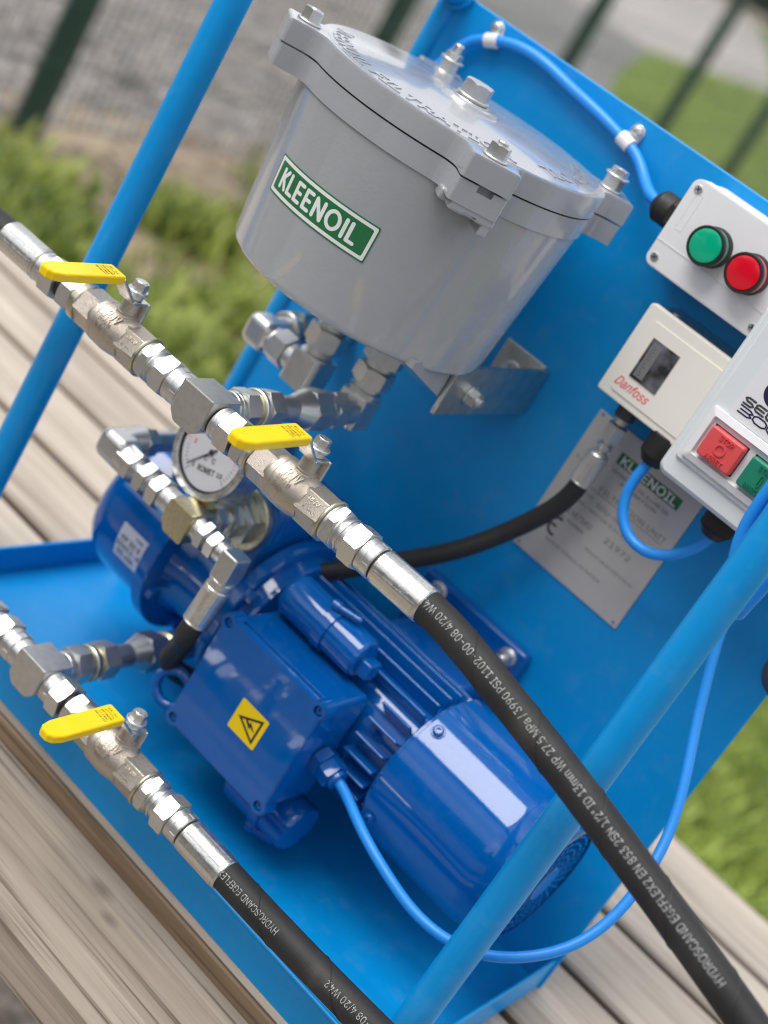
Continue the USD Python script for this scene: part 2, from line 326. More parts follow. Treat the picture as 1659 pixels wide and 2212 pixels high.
def text(s, h, width=None, bold=False, depth=0.0003, center=True):
    m = meshkit.text_mesh(s, h, depth, bold)
    lo, hi = m.bounds
    if width: m.vertices[:, 0] = (m.vertices[:, 0] - lo[0]) * width / (hi[0] - lo[0])
    else: m.vertices[:, 0] -= lo[0]
    if center: m.vertices[:, 0] -= m.vertices[:, 0].max() / 2; m.vertices[:, 1] -= h / 2
    return m
def onplane(m, o, u=(1, 0, 0), v=(0, 0, 1)):
    m = tri(m).copy(); u, v = np.array(u, float), np.array(v, float); w = np.cross(u, v)
    T = np.eye(4); T[:3, 0], T[:3, 1], T[:3, 2], T[:3, 3] = u, v, w, o; m.apply_transform(T); return m
def fine(m, size):
    m = tri(m); v, f = trimesh.remesh.subdivide_to_size(m.vertices, m.faces, size); return trimesh.Trimesh(v, f, process=False)
def wrapcyl(m, c, d, ref, R, ang0, rev=False):
    """flat mesh (u across the axis, v along the axis) wrapped round an axis; ref: direction of angle zero"""
    m = fine(m, 0.0035); d = np.array(d, float); d /= np.linalg.norm(d); e1 = np.array(ref, float); e1 -= d * (e1 @ d); e1 /= np.linalg.norm(e1); e2 = np.cross(d, e1)
    u, v, w = m.vertices.T; a = ang0 + u / R; rr = R + w
    m.vertices = np.array(c) + np.outer(v, d) + (rr * np.cos(a))[:, None] * e1 + (rr * np.sin(a))[:, None] * e2
    return m
def wrapalong(m, o, u, n, R):
    """flat mesh with u along an axis direction and v round it; o: point on the axis, n: outward normal at v=0"""
    m = fine(m, 0.0025); u = np.array(u, float); n = np.array(n, float); n -= u * (n @ u); n /= np.linalg.norm(n); v = np.cross(n, u)
    a = m.vertices[:, 1] / R; rr = R + m.vertices[:, 2]
    m.vertices = np.array(o) + np.outer(m.vertices[:, 0], u) + (rr * np.cos(a))[:, None] * n + (rr * np.sin(a))[:, None] * v
    return m

# ------------------------------------------------------------------ ground
GZ = -0.75
def sheet(poly, z, n=None):
    v, f = trimesh.creation.triangulate_polygon(poly, engine='earcut')
    m = trimesh.Trimesh(np.c_[v, np.full(len(v), z)], f, process=False)
    if m.face_normals[:, 2].mean() < 0: m.invert()
    return m
single('ground', sheet(sbox(-400, -400, 400, 600), GZ - 0.012), 'dirt', kind='structure', smooth=False)
single('gravel_yard', sheet(Polygon([(-30, -20), (-3.34, -20), (-3.34, 4.2), (-4.2, 6.2), (-6.6, 12.6), (-30, 12.6)]), GZ - 0.008), 'gravel', kind='structure', smooth=False)
single('asphalt_road', sheet(Polygon([(-60, 12.6), (-6.6, 12.6), (-8.2, 15.5), (-11.5, 22.6), (-14, 34), (-60, 34)]), GZ - 0.004), 'asphalt', kind='structure', smooth=False)
single('pale_pavement', sheet(Polygon([(-14.2, 22.8), (-11.5, 22.6), (-13.9, 34), (-28, 66), (-52, 118), (-70, 118), (-40, 66)]), GZ), 'paving', kind='structure', smooth=False)
single('lawn', sheet(Polygon([(-1.75, 0.3), (3.5, 0.3), (200, 40), (200, 400), (-120, 400), (-52, 118), (-28, 66), (-13.9, 34), (-11.5, 22.6), (-8.2, 15.5), (-6.6, 12.6), (-4.2, 6.2), (-3.32, 4.4), (-2.2, 3.6)]), GZ - 0.002), 'lawn', kind='structure', smooth=False)

single('yard', sheet(Polygon([(-30, -40), (30, -40), (30, -1.25), (-30, -1.25)]), GZ - 0.001), 'yard', kind='structure', smooth=False)

def scatter(name, protos, pts, scales, material_names, label, cat):
    path = '/World/' + name
    pi = UsdGeom.PointInstancer.Define(stage, path)
    UsdGeom.Scope.Define(stage, path + '/blades')
    rel = []
    for k, (pm, mn) in enumerate(zip(protos, material_names)):
        pp = f'{path}/blades/tuft_{k:03d}' if k else f'{path}/blades/tuft'
        usdkit.mesh(stage, pp, pm, M[mn]); rel.append(Sdf.Path(pp))
    pi.CreatePrototypesRel().SetTargets(rel)
    n = len(pts)
    pi.CreateProtoIndicesAttr(Vt.IntArray.FromNumpy(rng.integers(0, len(protos), n).astype(np.int32)))
    pi.CreatePositionsAttr(Vt.Vec3fArray.FromNumpy(np.asarray(pts, np.float32)))
    a = rng.uniform(0, 2 * PI, n)
    pi.CreateOrientationsAttr(Vt.QuathArray([Gf.Quath(float(math.cos(t / 2)), 0, 0, float(math.sin(t / 2))) for t in a]))
    pi.CreateScalesAttr(Vt.Vec3fArray.FromNumpy(np.repeat(np.asarray(scales, np.float32)[:, None], 3, 1)))
    meta(pi.GetPrim(), label, cat, None, 'stuff')
def tuft(nb, h, w, spread, lean, leafy=False):
    V, F = [], []
    for _ in range(nb):
        a = rng.uniform(0, 2 * PI); o = np.array([rng.normal(0, spread), rng.normal(0, spread), 0]); d = np.array([math.cos(a), math.sin(a), 0]); s = np.array([-d[1], d[0], 0])
        hh = h * rng.uniform(0.55, 1.15); le = lean * rng.uniform(0.3, 1.3); ww = w * rng.uniform(0.7, 1.3)
        prof = [(0, 0.35 if leafy else 1.0), (0.35, 1.0), (0.7, 0.85 if leafy else 0.7), (1.0, 0.05)]
        b = len(V)
        for t, k in prof:
            c = o + d * (le * t * t) + np.array([0, 0, hh * (t - 0.25 * t * t * le / max(hh, 1e-3))])
            V += [c - s * ww * k / 2, c + s * ww * k / 2]
        for i in range(3): F += [[b + 2 * i, b + 2 * i + 1, b + 2 * i + 3], [b + 2 * i, b + 2 * i + 3, b + 2 * i + 2]]
    return trimesh.Trimesh(np.array(V), np.array(F), process=False)
def field(n, x0, x1, y0, y1, keep):
    P = np.c_[rng.uniform(x0, x1, n), rng.uniform(y0, y1, n), np.full(n, GZ - 0.004)]
    return P[keep(P)]
def patch(P, s, seed): return meshkit.fbm(np.c_[P[:, :2] * s, np.zeros(len(P))], 4, seed)
g1 = field(30000, -1.6, 1.0, 0.7, 4.2, lambda P: patch(P, 1.6, 3) > 0.30)
scatter('lawn_grass', [tuft(10, 0.085 - 0.012 * q, 0.0065, 0.035, 0.05) for q in range(4)], g1, rng.uniform(0.7, 1.5, len(g1)), ['grass'] * 4, 'short green grass of the lawn behind the wooden table', 'grass')
def weedkeep(P):
    q = patch(P, 2.2, 11) + 0.14 * np.clip((P[:, 0] + 2.3) / 0.7, -0.3, 1) + 0.10 * np.exp(-((P[:, 0] + 2.75) ** 2 + (P[:, 1] - 2.0) ** 2) / 0.10)
    return rng.uniform(0, 1, len(P)) < 1 / (1 + np.exp(-(q - 0.568) / 0.03))
g2 = field(42000, -3.38, -1.3, 0.4, 4.8, weedkeep)
scatter('weeds', [tuft(10, 0.095, 0.013, 0.04, 0.06, True) for _ in range(4)], g2, rng.uniform(0.35, 1.6, len(g2)), ['weed'] * 4, 'unkempt green weeds growing along the foot of the wire fence', 'weeds')
g3 = field(9000, -3.6, -1.2, 0.6, 5.2, lambda P: patch(P, 2.6, 11) < 0.60)
scatter('dry_leaves', [tuft(3, 0.012, 0.03, 0.03, 0.05, True) for _ in range(3)], g3, rng.uniform(0.6, 1.5, len(g3)), ['dry'] * 3, 'dry brown leaves and litter lying between the weeds', 'dry leaves')
st = [trimesh.creation.icosphere(1, 0.03) for _ in range(3)]
for s in st: s.vertices *= (1, 0.8, 0.6); s.vertices += rng.normal(0, 0.003, s.vertices.shape)
g4 = field(9000, -9, -3.36, 1.2, 9.5, lambda P: P[:, 0] < -3.38 - np.maximum(P[:, 1] - 4, 0) * 0.42)
scatter('loose_stones', st, g4, rng.uniform(0.35, 1.5, len(g4)), ['stone'] * 3, 'loose grey stones scattered over the gravel yard beyond the fence', 'stones')

# far hedge
hp = []
for k in range(260):
    a = rng.uniform(0, 1); c = np.array([-62 + 22 * a + rng.normal(0, 1.5), 128 + rng.normal(0, 2) + 4 * a, GZ + rng.uniform(0.3, 5.5)])
    q = tuft(26, 1.3, 0.6, 0.8, 1.1, True); q.vertices += c; hp.append(q)
single('hedge', trimesh.util.concatenate(hp), 'hedge', 'dark green hedge far away at the end of the pale pavement', 'hedge', smooth=False)

hp = []
for k in range(900):
    a = rng.uniform(math.radians(185), math.radians(372)); R_ = 8.5 + rng.normal(0, 0.35)
    hh = 1.9 + 0.4 * math.sin(a * 9) + 0.4 * math.sin(a * 23 + 1)
    c = np.array([R_ * math.cos(a), R_ * math.sin(a) - 0.5, GZ + rng.uniform(0.1, hh)])
    q = tuft(20, 0.55, 0.20, 0.28, 0.45, True); q.vertices += c; hp.append(q)
single('hedge', trimesh.util.concatenate(hp), 'hedge', 'tall dark green garden hedge enclosing the yard opposite the machine front', 'hedge', smooth=False)
# ------------------------------------------------------------------ fence
f0 = np.array([-3.283, 2.484, GZ]); fd = np.array([-0.1947, 1.7695, 0.0])
fence = thing('wire_fence', 'dark green wire mesh fence with square posts beyond the weeds', 'fence', f0)
for k in range(-1, 7):
    p = f0 + fd * k
    ang = math.atan2(fd[1], fd[0])
    q = tri(rbox(-0.036, 0.036, -0.036, 0.036, -0.05, 1.85, 0.004, 8)); q.apply_transform(trimesh.transformations.rotation_matrix(ang, (0, 0, 1))); q.apply_translation(p)
    post = part(fence, 'post', q, 'fence')
    cp = tri(rbox(-0.039, 0.039, -0.039, 0.039, 1.85, 1.87, 0.004, 8)); cp.apply_transform(trimesh.transformations.rotation_matrix(ang, (0, 0, 1))); cp.apply_translation(p)
    part(post, 'post_cap', cp, 'fence')
wm = []
L = np.linalg.norm(fd); u = fd / L
s0, s1 = -1 * L, 6 * L
def wire(a, b, r):
    m = trimesh.creation.cylinder(r, segment=[a, b], sections=4); return m
nrm = np.array([u[1], -u[0], 0]) * 0.034
for s in np.arange(s0, s1, 0.05): wm.append(wire(f0 + nrm + u * s + (0, 0, 0.05), f0 + nrm + u * s + (0, 0, 1.78), 0.0025))
for z in np.arange(0.06, 1.8, 0.2): wm.append(wire(f0 + nrm * 1.2 + u * s0 + (0, 0, z), f0 + nrm * 1.2 + u * s1 + (0, 0, z), 0.003))
part(fence, 'wire_mesh', trimesh.util.concatenate(wm), 'fencewire', kind='stuff', smooth=False)

# ------------------------------------------------------------------ wooden table
DZ = -0.0305
table = thing('wooden_table', 'weathered greyish brown plank table that carries the blue machine', 'table', (0, 0, GZ))
def plank(x0, x1, y0, y1, ztop, th, sag=0.0):
    r = 0.0035
    prof = Polygon([(y0 + r, ztop), (y1 - r, ztop), (y1, ztop - r), (y1, ztop - th), (y0, ztop - th), (y0, ztop - r)]).buffer(-0.001).buffer(0.001)
    m = tri(slab(prof, x1 - x0))
    v = m.vertices; m.vertices = np.c_[x0 + v[:, 2], v[:, 0], v[:, 1]]
    if m.volume < 0: m.invert()
    v = m.vertices; v[:, 2] += sag; return m
edges = [-0.2665, -0.172, -0.056, 0.060, 0.177, 0.293, 0.402]
for k in range(6):
    part(table, 'plank', plank(-2.1 + 0.03 * (k % 2), 0.62 + 0.02 * (k % 3), edges[k] + (0.0058 if k else 0), edges[k + 1] - 0.0058, DZ, 0.034), 'wood')
part(table, 'plank', plank(-2.12, 0.6, -0.3885, -0.2705, DZ - 0.0165, 0.038), 'woodfront', label='lower front plank with dark knots and long grain lines')
part(table, 'plank', plank(-2.12, 0.6, -0.2695, -0.2660, DZ - 0.002, 0.030), 'woodedge', label='brown strip of bare wood under the tray edge')
for x in (-1.7, 0.45):
    part(table, 'crossbar', bx(x - 0.04, x + 0.04, -0.36, 0.39, DZ - 0.09, DZ - 0.056), 'wood')
    for y in (-0.3, 0.33): part(table, 'leg', bx(x - 0.045, x + 0.045, y - 0.035, y + 0.035, GZ - 0.01, DZ - 0.0905), 'wood')

# ------------------------------------------------------------------ cart frame
cart = thing('filter_cart', 'bright blue sheet steel tray with tall back panel and tube handles', 'cart', (-0.28, -0.13, DZ))
x0, x1, y0 = -0.5645, 0.0, -0.2625
tray = (bx(x0, x1, y0, 0.0, -0.03, -0.0265) + bx(x0, x1, y0, y0 + 0.003, -0.03, 0.0) + bx(x0, x0 + 0.003, y0, 0.0, -0.03, 0.0) + bx(x1 - 0.003, x1, y0, 0.0, -0.03, 0.0))
part(cart, 'tray', tray, 'cart', smooth=False)
hem = tube(bend([(x1 - 0.0015, 0.0, -0.0005), (x1 - 0.0015, y0 + 0.0015, -0.0005), (x0 + 0.0015, y0 + 0.0015, -0.0005), (x0 + 0.0015, 0.0, -0.0005)], 0.003, 5), 0.0019, 12)
part(cart, 'tray_rim', hem, 'cart')
pan = rbox(-0.5525, 0.0025, 0.0002, 0.0035, -0.03, 0.5875, 0.0012, 8)
bp = part(cart, 'back_panel', pan, 'cart')
part(cart, 'panel_fold', put(cyl(0.0095, 0.60, 0.001, 24), (-0.5425, 0.0035, -0.026)), 'cart')
for x in (-0.546, -0.0105):
    y = -0.238
    pth = bend([(x, y, -0.0265), (x, y, 0.588), (-0.537 if x < -0.3 else -0.012, 0.0002, 0.588)], 0.055, 14)
    part(cart, 'handle_post', tube(pth, 0.0124, 32), 'cart')
    part(cart, 'post_boss', put(cyl(0.0165, 0.006, 0.001, 32), (-0.537 if x < -0.3 else -0.012, 0.0001, 0.588), (0, -1, 0)), 'cart')
    part(cart, 'weld_bead', put(lathe([(0.011, 0), (0.016, 0), (0.0125, 0.004), (0.011, 0.004)], 24), (x, y, -0.0266)), 'cart')

# ------------------------------------------------------------------ filter housing
FX, FY = -0.388, -0.149
filt = thing('oil_filter_housing', 'large grey cast oil filter pot with bolted domed lid', 'filter', (FX, FY, 0.378))
def ears(r, w, re):
    g = Point(0, 0).buffer(r, quad_segs=40)
    e = [affinity.rotate(sbox(0.085, -w / 2, re, w / 2), a, origin=(0, 0)) for a in (45, 135, 225, 315)]
    g = shapely.union_all([g] + e)
    return g.buffer(0.014, quad_segs=8).buffer(-0.014, quad_segs=8).buffer(-0.0025).buffer(0.0025)
def atF(m): m = tri(m).copy(); m.apply_translation((FX, FY, 0)); return m
lid = slab(ears(0.1165, 0.037, 0.1415), 0.0165, 0.0022).translate((0, 0, 0.5205))
dome = lathe([(0, 0.534), (0.112, 0.534), (0.112, 0.5372), (0.104, 0.5377), (0.085, 0.5392), (0.06, 0.5408), (0.035, 0.5418), (0.024, 0.5420), (0.0225, 0.5440), (0.0175, 0.5444), (0.0165, 0.5428), (0, 0.5430)], 96)
part(filt, 'lid', atF(lid + dome), 'grey', 28)
fl = slab(ears(0.1160, 0.037, 0.1405), 0.0160).translate((0, 0, 0.5032))
body = lathe([(0, 0.3775), (0.098, 0.3775), (0.1015, 0.3785), (0.1035, 0.3805), (0.1045, 0.3840), (0.1150, 0.5040), (0, 0.5040)], 128)
# cast swing bolt lug below the front ear
def rad(m, deg): m = tri(m).copy(); m.apply_transform(trimesh.transformations.rotation_matrix(math.radians(deg), (0, 0, 1))); return m
lug = rbox(0.106, 0.1400, -0.0150, 0.0190, 0.4970, 0.5045, 0.0022, 10) + rbox(0.112, 0.1395, 0.0110, 0.0180, 0.4900, 0.5000, 0.0020, 10) + rbox(0.108, 0.1285, -0.0210, -0.0080, 0.4975, 0.5060, 0.0022, 12)
lug = lug - bx(0.129, 0.15, -0.0040, 0.0060, 0.4960, 0.5000)
cutm = bx(0.1345, 0.16, -0.0035, 0.0080, 0.5150, 0.5215).rotate((0, 0, -45))
part(filt, 'body', atF((fl - cutm) + body), 'grey', 28)
part(filt, 'hinge_lug', atF(rad(lug, -45)), 'grey')
part(filt, 'hinge_pin', atF(rad(put(cyl(0.0024, 0.016, 0.0005, 20), (0.1310, -0.0070, 0.4985), (0, 1, 0)), -45)), 'zinc')
part(filt, 'gasket', atF(cyl(0.1145, 0.0014, 0.0002, 96).translate((0, 0, 0.5191))), 'seal')
for a, h in ((45, 0.013), (135, 0.020), (225, 0.0065), (315, 0.0085)):
    r = {45: 0.124, 135: 0.114, 225: 0.127, 315: 0.126}[a]
    o = np.array([FX + r * math.cos(math.radians(a)), FY + r * math.sin(math.radians(a)), 0.537])
    k = part(filt, 'stud_nut', put([tri(cyl(0.0092, 0.0016, 0.0005, 32)), tri(hexn(0.013, 0.0085, True, 0.3 * a).translate((0, 0, 0.0014)))], o), 'zinc')
    part(k, 'stud', put(cyl(0.0039, h + 0.004, 0.0008, 24), o), 'zinc')
    if a in (135, 45):
        part(k, 'washer', put([tri(cyl(0.0098, 0.0018, 0.0005, 32).translate((0, 0, 0.0102))), tri(hexn(0.012, 0.005).translate((0, 0, 0.0118)))], o), 'zinc')
o = np.array([FX, FY, 0.5430])
part(filt, 'centre_washer', put(cyl(0.0140, 0.0018, 0.0006, 40), o), 'zinc')
part(filt, 'centre_bolt', put([tri(cyl(0.0128, 0.0025, 0.0006, 40).translate((0, 0, 0.0021))), tri(hexn(0.0205, 0.0110, True, 0.35).translate((0, 0, 0.0038)))], o), 'zinc')
def arctext(s, h, r, mid, outward, z, width):
    m = fine(text(s, h, width, True, 0.0011), 0.004)
    u, v, w = m.vertices.T
    a = mid + (u / r if not outward else -u / r); rr = (r - v) if not outward else (r + v)
    zz = z(rr) + w - 0.0003
    m.vertices = np.c_[FX + rr * np.cos(a), FY + rr * np.sin(a), zz]
    if m.volume < 0: m.invert()
    return m
zs = lambda r: np.interp(r, [0.06, 0.085, 0.104, 0.112], [0.5408, 0.5392, 0.5377, 0.5372])
part(filt, 'raised_lettering', arctext('KLEENOIL FILTRATION', 0.0125, 0.1015, -PI / 2 - 0.08, False, zs, 0.215), 'grey')
part(filt, 'raised_lettering', arctext('KLEENOIL', 0.0120, 0.094, 0.25, True, zs, 0.100), 'grey')
# sticker on the tapered body
def bodyR(z): return np.interp(z, [0.384, 0.504], [0.1045, 0.1150])
def onbody(flat, lift):
    m = fine(flat, 0.003); u, v, w = m.vertices.T
    z = 0.4435 + v; R = bodyR(z); a = -PI / 2 + u / 0.110
    rr = R + w + lift
    m.vertices = np.c_[FX + rr * np.cos(a), FY + rr * np.sin(a), z]; return m
sg = rrect(0.1000, 0.0275, 0.0012); sw = rrect(0.0978, 0.0253, 0.0012); si = rrect(0.0930, 0.0205, 0.0015)
stk = part(filt, 'brand_sticker', onbody(slab(sg, 0.0002), 0.0001), 'sgreen')
part(stk, 'sticker_border', onbody(slab(sw.difference(si), 0.00008), 0.0003), 'swhite')
from shapely.geometry import LineString
def stroke(paths, w): return shapely.union_all([LineString(p).buffer(w / 2, quad_segs=6) for p in paths])
def brandword():
    H = 0.0150; w = 0.0026; x = 0; G = []
    def adv(paths, wd, gap=0.0016):
        nonlocal x
        G.append(affinity.translate(stroke(paths, w), x + w / 2, -H / 2 + w / 2)); x += wd + w + gap
    h = H - w; e = 0.0050
    E_ = [[(e, 0), (0, 0), (0, h), (e, h)], [(0, h / 2), (e * 0.85, h / 2)]]
    adv([[(0, 0), (0, h)], [(0.0052, h), (0.0002, h * 0.42)], [(0.0018, h * 0.55), (0.0056, 0)]], 0.0056, 0.0010)
    adv([[(0, h), (0, 0), (0.0046, 0)]], 0.0046, 0.0010)
    adv(E_, e); adv(E_, e)
    adv([[(0, 0), (0, h), (0.0068, 0), (0.0068, h)]], 0.0068)
    t = np.linspace(0, 2 * PI, 41); adv([[(0.0045 + 0.0047 * math.cos(q), h / 2 + h / 2 * math.sin(q)) for q in t]], 0.0092)
    adv([[(0, 0), (0, h)]], 0.0); adv([[(0, h), (0, 0), (0.0046, 0)]], 0.0046)
    g = shapely.union_all(G); return affinity.translate(g, -(g.bounds[0] + g.bounds[2]) / 2 - 0.001, 0)
bw = brandword()
part(stk, 'lettering', onbody(slab(affinity.scale(bw, 0.079 / (bw.bounds[2] - bw.bounds[0]), 1.0, origin=(0, 0)), 0.00008), 0.0003), 'swhite')
foot = slab(Polygon([(-0.200, 0.3845), (-0.200, 0.379), (-0.135, 0.353), (-0.116, 0.358), (-0.116, 0.3845)]), 0.030)
fm = tri(foot); v = fm.vertices; fm.vertices = np.c_[-0.3215 + v[:, 2], v[:, 0], v[:, 1]]
if fm.volume < 0: fm.invert()
part(filt, 'mounting_foot', fm, 'grey')

# bracket
br = thing('filter_bracket', 'bent galvanised steel bracket bolted to the panel under the filter pot', 'bracket', (-0.287, 0, 0.343))
part(br, 'side_plate', rbox(-0.2905, -0.2865, -0.1425, -0.0002, 0.3430, 0.3845, 0.0006, 6), 'galv')
part(br, 'wall_plate', rbox(-0.3330, -0.2908, -0.0042, -0.0002, 0.3430, 0.3862, 0.0006, 6), 'galv')
for o, d in (((-0.2865, -0.106, 0.3605), (1, 0, 0)), ((-0.3150, -0.0042, 0.3650), (0, -1, 0))):
    b = part(br, 'bolt', put([tri(cyl(0.0088, 0.0014, 0.0004, 32)), tri(hexn(0.0125, 0.0070, True, 0.2).translate((0, 0, 0.0014)))], o, d), 'zinc')
    part(b, 'bolt_shank', put(cyl(0.0038, 0.012, 0.0006, 20), o, d), 'zinc')

# ------------------------------------------------------------------ fittings along X or Y
def run(parent, o, d, items, mats=None):
    """items: (name, kind, from, to, size, material); stations are metres along d from o"""
    o = np.array(o, float); d = np.array(d, float); d /= np.linalg.norm(d); out = []
    for k, it in enumerate(items):
        name, kind, a, b, s, mt = it[:6]
        h = b - a
        if kind == 'hex': m = hexn(s, h, True, it[6] if len(it) > 6 else 0.0)
        elif kind == 'cyl': m = cyl(s, h, 0.0007)
        elif kind == 'cone': m = lathe([(0, 0), (s[0], 0), (s[1], h), (0, h)])
        elif kind == 'groove': m = lathe([(0, 0), (s, 0), (s, h * .2), (s - .0022, h * .35), (s - .0022, h * .65), (s, h * .8), (s, h), (0, h)])
        elif kind == 'crimp':
            m = lathe([(0, 0), (s - .0012, 0), (s, 0.001), (s, h * .45), (s - .0004, h * .48), (s - .0004, h * .52), (s, h * .55), (s, h - .001), (s - .0012, h), (0, h)])
            cuts = [bx(s - .0003, s + .002, -0.0004, 0.0004, h * .5, h * .95).rotate((0, 0, q)) for q in range(0, 360, 30)]
            m = m - m3.Manifold.batch_boolean(cuts, m3.OpType.Add)
        elif kind == 'ferrule':
            c8 = m3.CrossSection([np.array([[s * math.cos(q) * (1 + 0.025 * abs(math.cos(4 * q)) ** 14), s * math.sin(q) * (1 + 0.025 * abs(math.cos(4 * q)) ** 14)] for q in np.linspace(0, 2 * PI, 192, endpoint=False)])])
            body = c8.extrude(h - 0.006).translate((0, 0, 0.003))
            m = body + cyl(s * 1.006, 0.0026, 0.0008).translate((0, 0, 0.0)) + cyl(s * 0.985, h - 0.001, 0.0008) + cyl(s * 1.006, 0.0028, 0.0009).translate((0, 0, h - 0.0028))
        out.append(part(parent, name, put(m, o + d * a, d), mt))
    return out

# upper valve manifold: axis along X, slightly inclined
SL = 0.0158
def UZ(x): return 0.2957 + SL * (x + 0.36)
DU = np.array([1, 0, SL]); DU /= np.linalg.norm(DU)
OU = np.array([0, -0.30, UZ(0)])
YV = -0.30
man = thing('upper_fitting_run', 'upper row of zinc plated hex adapters and tee between two yellow valves', 'pipe fittings', (-0.36, YV, UZ(-0.36)))
hx = 0.0268
run(man, OU, DU, [
    ('hex_nut', 'hex', -0.5305, -0.5155, hx, 'zinc', 0.25), ('collar', 'crimp', -0.5398, -0.5305, 0.0124, 'zinc'), ('seal_ring', 'cyl', -0.5160, -0.5085, 0.0105, 'seal'),
    ('hex_adapter', 'hex', -0.5085, -0.4955, hx, 'zinc', 0.1), ('bonded_washer', 'cyl', -0.4955, -0.4885, 0.0150, 'washer'),
    ('bonded_washer', 'cyl', -0.4225, -0.4205, 0.0158, 'washer'), ('collar', 'cyl', -0.4205, -0.4175, 0.0138, 'zinc'), ('hex_adapter', 'hex', -0.4178, -0.4100, hx, 'zinc', 0.05),
    ('collar', 'groove', -0.4102, -0.4035, 0.0132, 'zinc'), ('hex_nut', 'hex', -0.4035, -0.3915, hx, 'zinc', 0.15), ('collar', 'crimp', -0.3915, -0.3768, 0.0132, 'zinc'), ('seal_ring', 'cyl', -0.3770, -0.3745, 0.0110, 'seal'),
    ('seal_ring', 'cyl', -0.3450, -0.3430, 0.0110, 'seal'), ('collar', 'crimp', -0.3435, -0.3350, 0.0128, 'zinc'), ('hex_nut', 'hex', -0.3350, -0.3215, hx, 'zinc', 0.20), ('seal_ring', 'cyl', -0.3217, -0.3180, 0.0112, 'seal'),
    ('hex_adapter', 'hex', -0.3182, -0.3085, hx, 'zinc', 0.02), ('collar', 'cyl', -0.3087, -0.3040, 0.0138, 'zinc'), ('bonded_washer', 'cyl', -0.3042, -0.3018, 0.0158, 'washer'),
    ('bonded_washer', 'cyl', -0.2335, -0.2312, 0.0158, 'washer'), ('collar', 'cyl', -0.2313, -0.2285, 0.0140, 'zinc'), ('hex_adapter', 'hex', -0.2287, -0.2215, hx, 'blast', 0.05), ('collar', 'groove', -0.2217, -0.2155, 0.0132, 'zinc'),
    ('cone', 'cone', -0.2156, -0.2115, (0.0120, 0.0105), 'zinc'), ('hex_nut', 'hex', -0.2118, -0.1985, 0.0270, 'zinc', 0.28), ('collar', 'crimp', -0.1987, -0.1868, 0.0128, 'zinc'), ('seal_ring', 'cyl', -0.1870, -0.1845, 0.0112, 'seal')])
def teeblock(parent, c, s, mt, d=DU, label=None):
    q = tri(rbox(-s, s, -s, s, -s, s, 0.0042, 16)) if False else None
    a = s * 0.55
    prof = Polygon([(-s, s), (s, s), (s, -a), (a, -s), (-a, -s), (-s, -a)]).buffer(-0.0015).buffer(0.0015, quad_segs=4)
    prof = prof.buffer(-0.006).buffer(0.006, quad_segs=8).union(sbox(-s, 0, s, s).buffer(-0.0008).buffer(0.0008))
    blk = tri(slab(prof, 2 * s, 0.0010))
    blk.apply_translation((0, 0, -s))
    m = onplane(blk, c, d, np.cross([0, 1.0, 0], -np.array(d)) * -1 if False else (-d[2], 0, d[0])); return part(parent, 'tee_block', m, mt, 26, label)
TX = -0.3597
CT = np.array([TX, YV, UZ(TX)])
teeblock(man, CT, 0.0152, 'blast')
run(man, CT, (0, 1, 0), [
    ('collar', 'cyl', 0.0140, 0.0240, 0.0132, 'zinc'), ('collar', 'crimp', 0.0240, 0.0335, 0.0130, 'zinc'), ('hex_nut', 'hex', 0.0335, 0.0480, 0.0268, 'zinc', 0.3), ('seal_ring', 'cyl', 0.0478, 0.0530, 0.0125, 'zincold'),
    ('washer', 'cyl', 0.0530, 0.0570, 0.0150, 'zinc'), ('hex_nut', 'hex', 0.0610, 0.0770, 0.0268, 'zinc', 0.1), ('washer', 'cyl', 0.0570, 0.0612, 0.0122, 'zinc'),
    ('pipe', 'cyl', 0.0768, 0.1100, 0.0098, 'zinc'), ('cone', 'cone', 0.1000, 0.1160, (0.0098, 0.0150), 'zinc'), ('hex_nut', 'hex', 0.1155, 0.1370, 0.0290, 'zinc', 0.2), ('washer', 'cyl', 0.1370, 0.1440, 0.0145, 'zinc'), ('hex_adapter', 'hex', 0.1440, 0.1600, 0.0268, 'zinc', 0.05), ('collar', 'cyl', 0.1598, 0.1750, 0.0125, 'zinc')])

# filter port fittings
pt = thing('right_port_fitting', 'hex fittings and elbow under the filter pot joined to the tee pipe', 'pipe fittings', (-0.362, -0.113, 0.2957))
part(pt, 'elbow_block', put(slab(rrect(0.026, 0.026, 0.004, 5), 0.026, 0.001).translate((0, 0, -0.013)), (-0.362, -0.113, 0.2957), (0, 0, 1)), 'zinc', 26)
run(pt, (-0.362, -0.113, 0.2957), (0, 0, 1), [('collar', 'cyl', 0.012, 0.0165, 0.0125, 'zinc'), ('collar', 'groove', 0.0165, 0.024, 0.0135, 'zinc'), ('hex_nut', 'hex', 0.024, 0.038, 0.0285, 'zinc', 0.1), ('collar', 'cyl', 0.038, 0.043, 0.0120, 'zinc'), ('hex_adapter', 'hex', 0.043, 0.058, 0.0300, 'zinc', 0.3), ('pipe', 'cyl', 0.058, 0.083, 0.0130, 'zinc')])
pl = thing('left_port_fitting', 'elbow fittings under the filter pot that bend towards the left', 'pipe fittings', (-0.415, -0.113, 0.2935))
c0 = np.array([-0.415, -0.113, 0.2935])
part(pl, 'elbow_block', put(slab(rrect(0.029, 0.029, 0.0045, 5), 0.029, 0.001).translate((0, 0, -0.0145)), c0, (0, 0, 1)), 'zinc', 26)
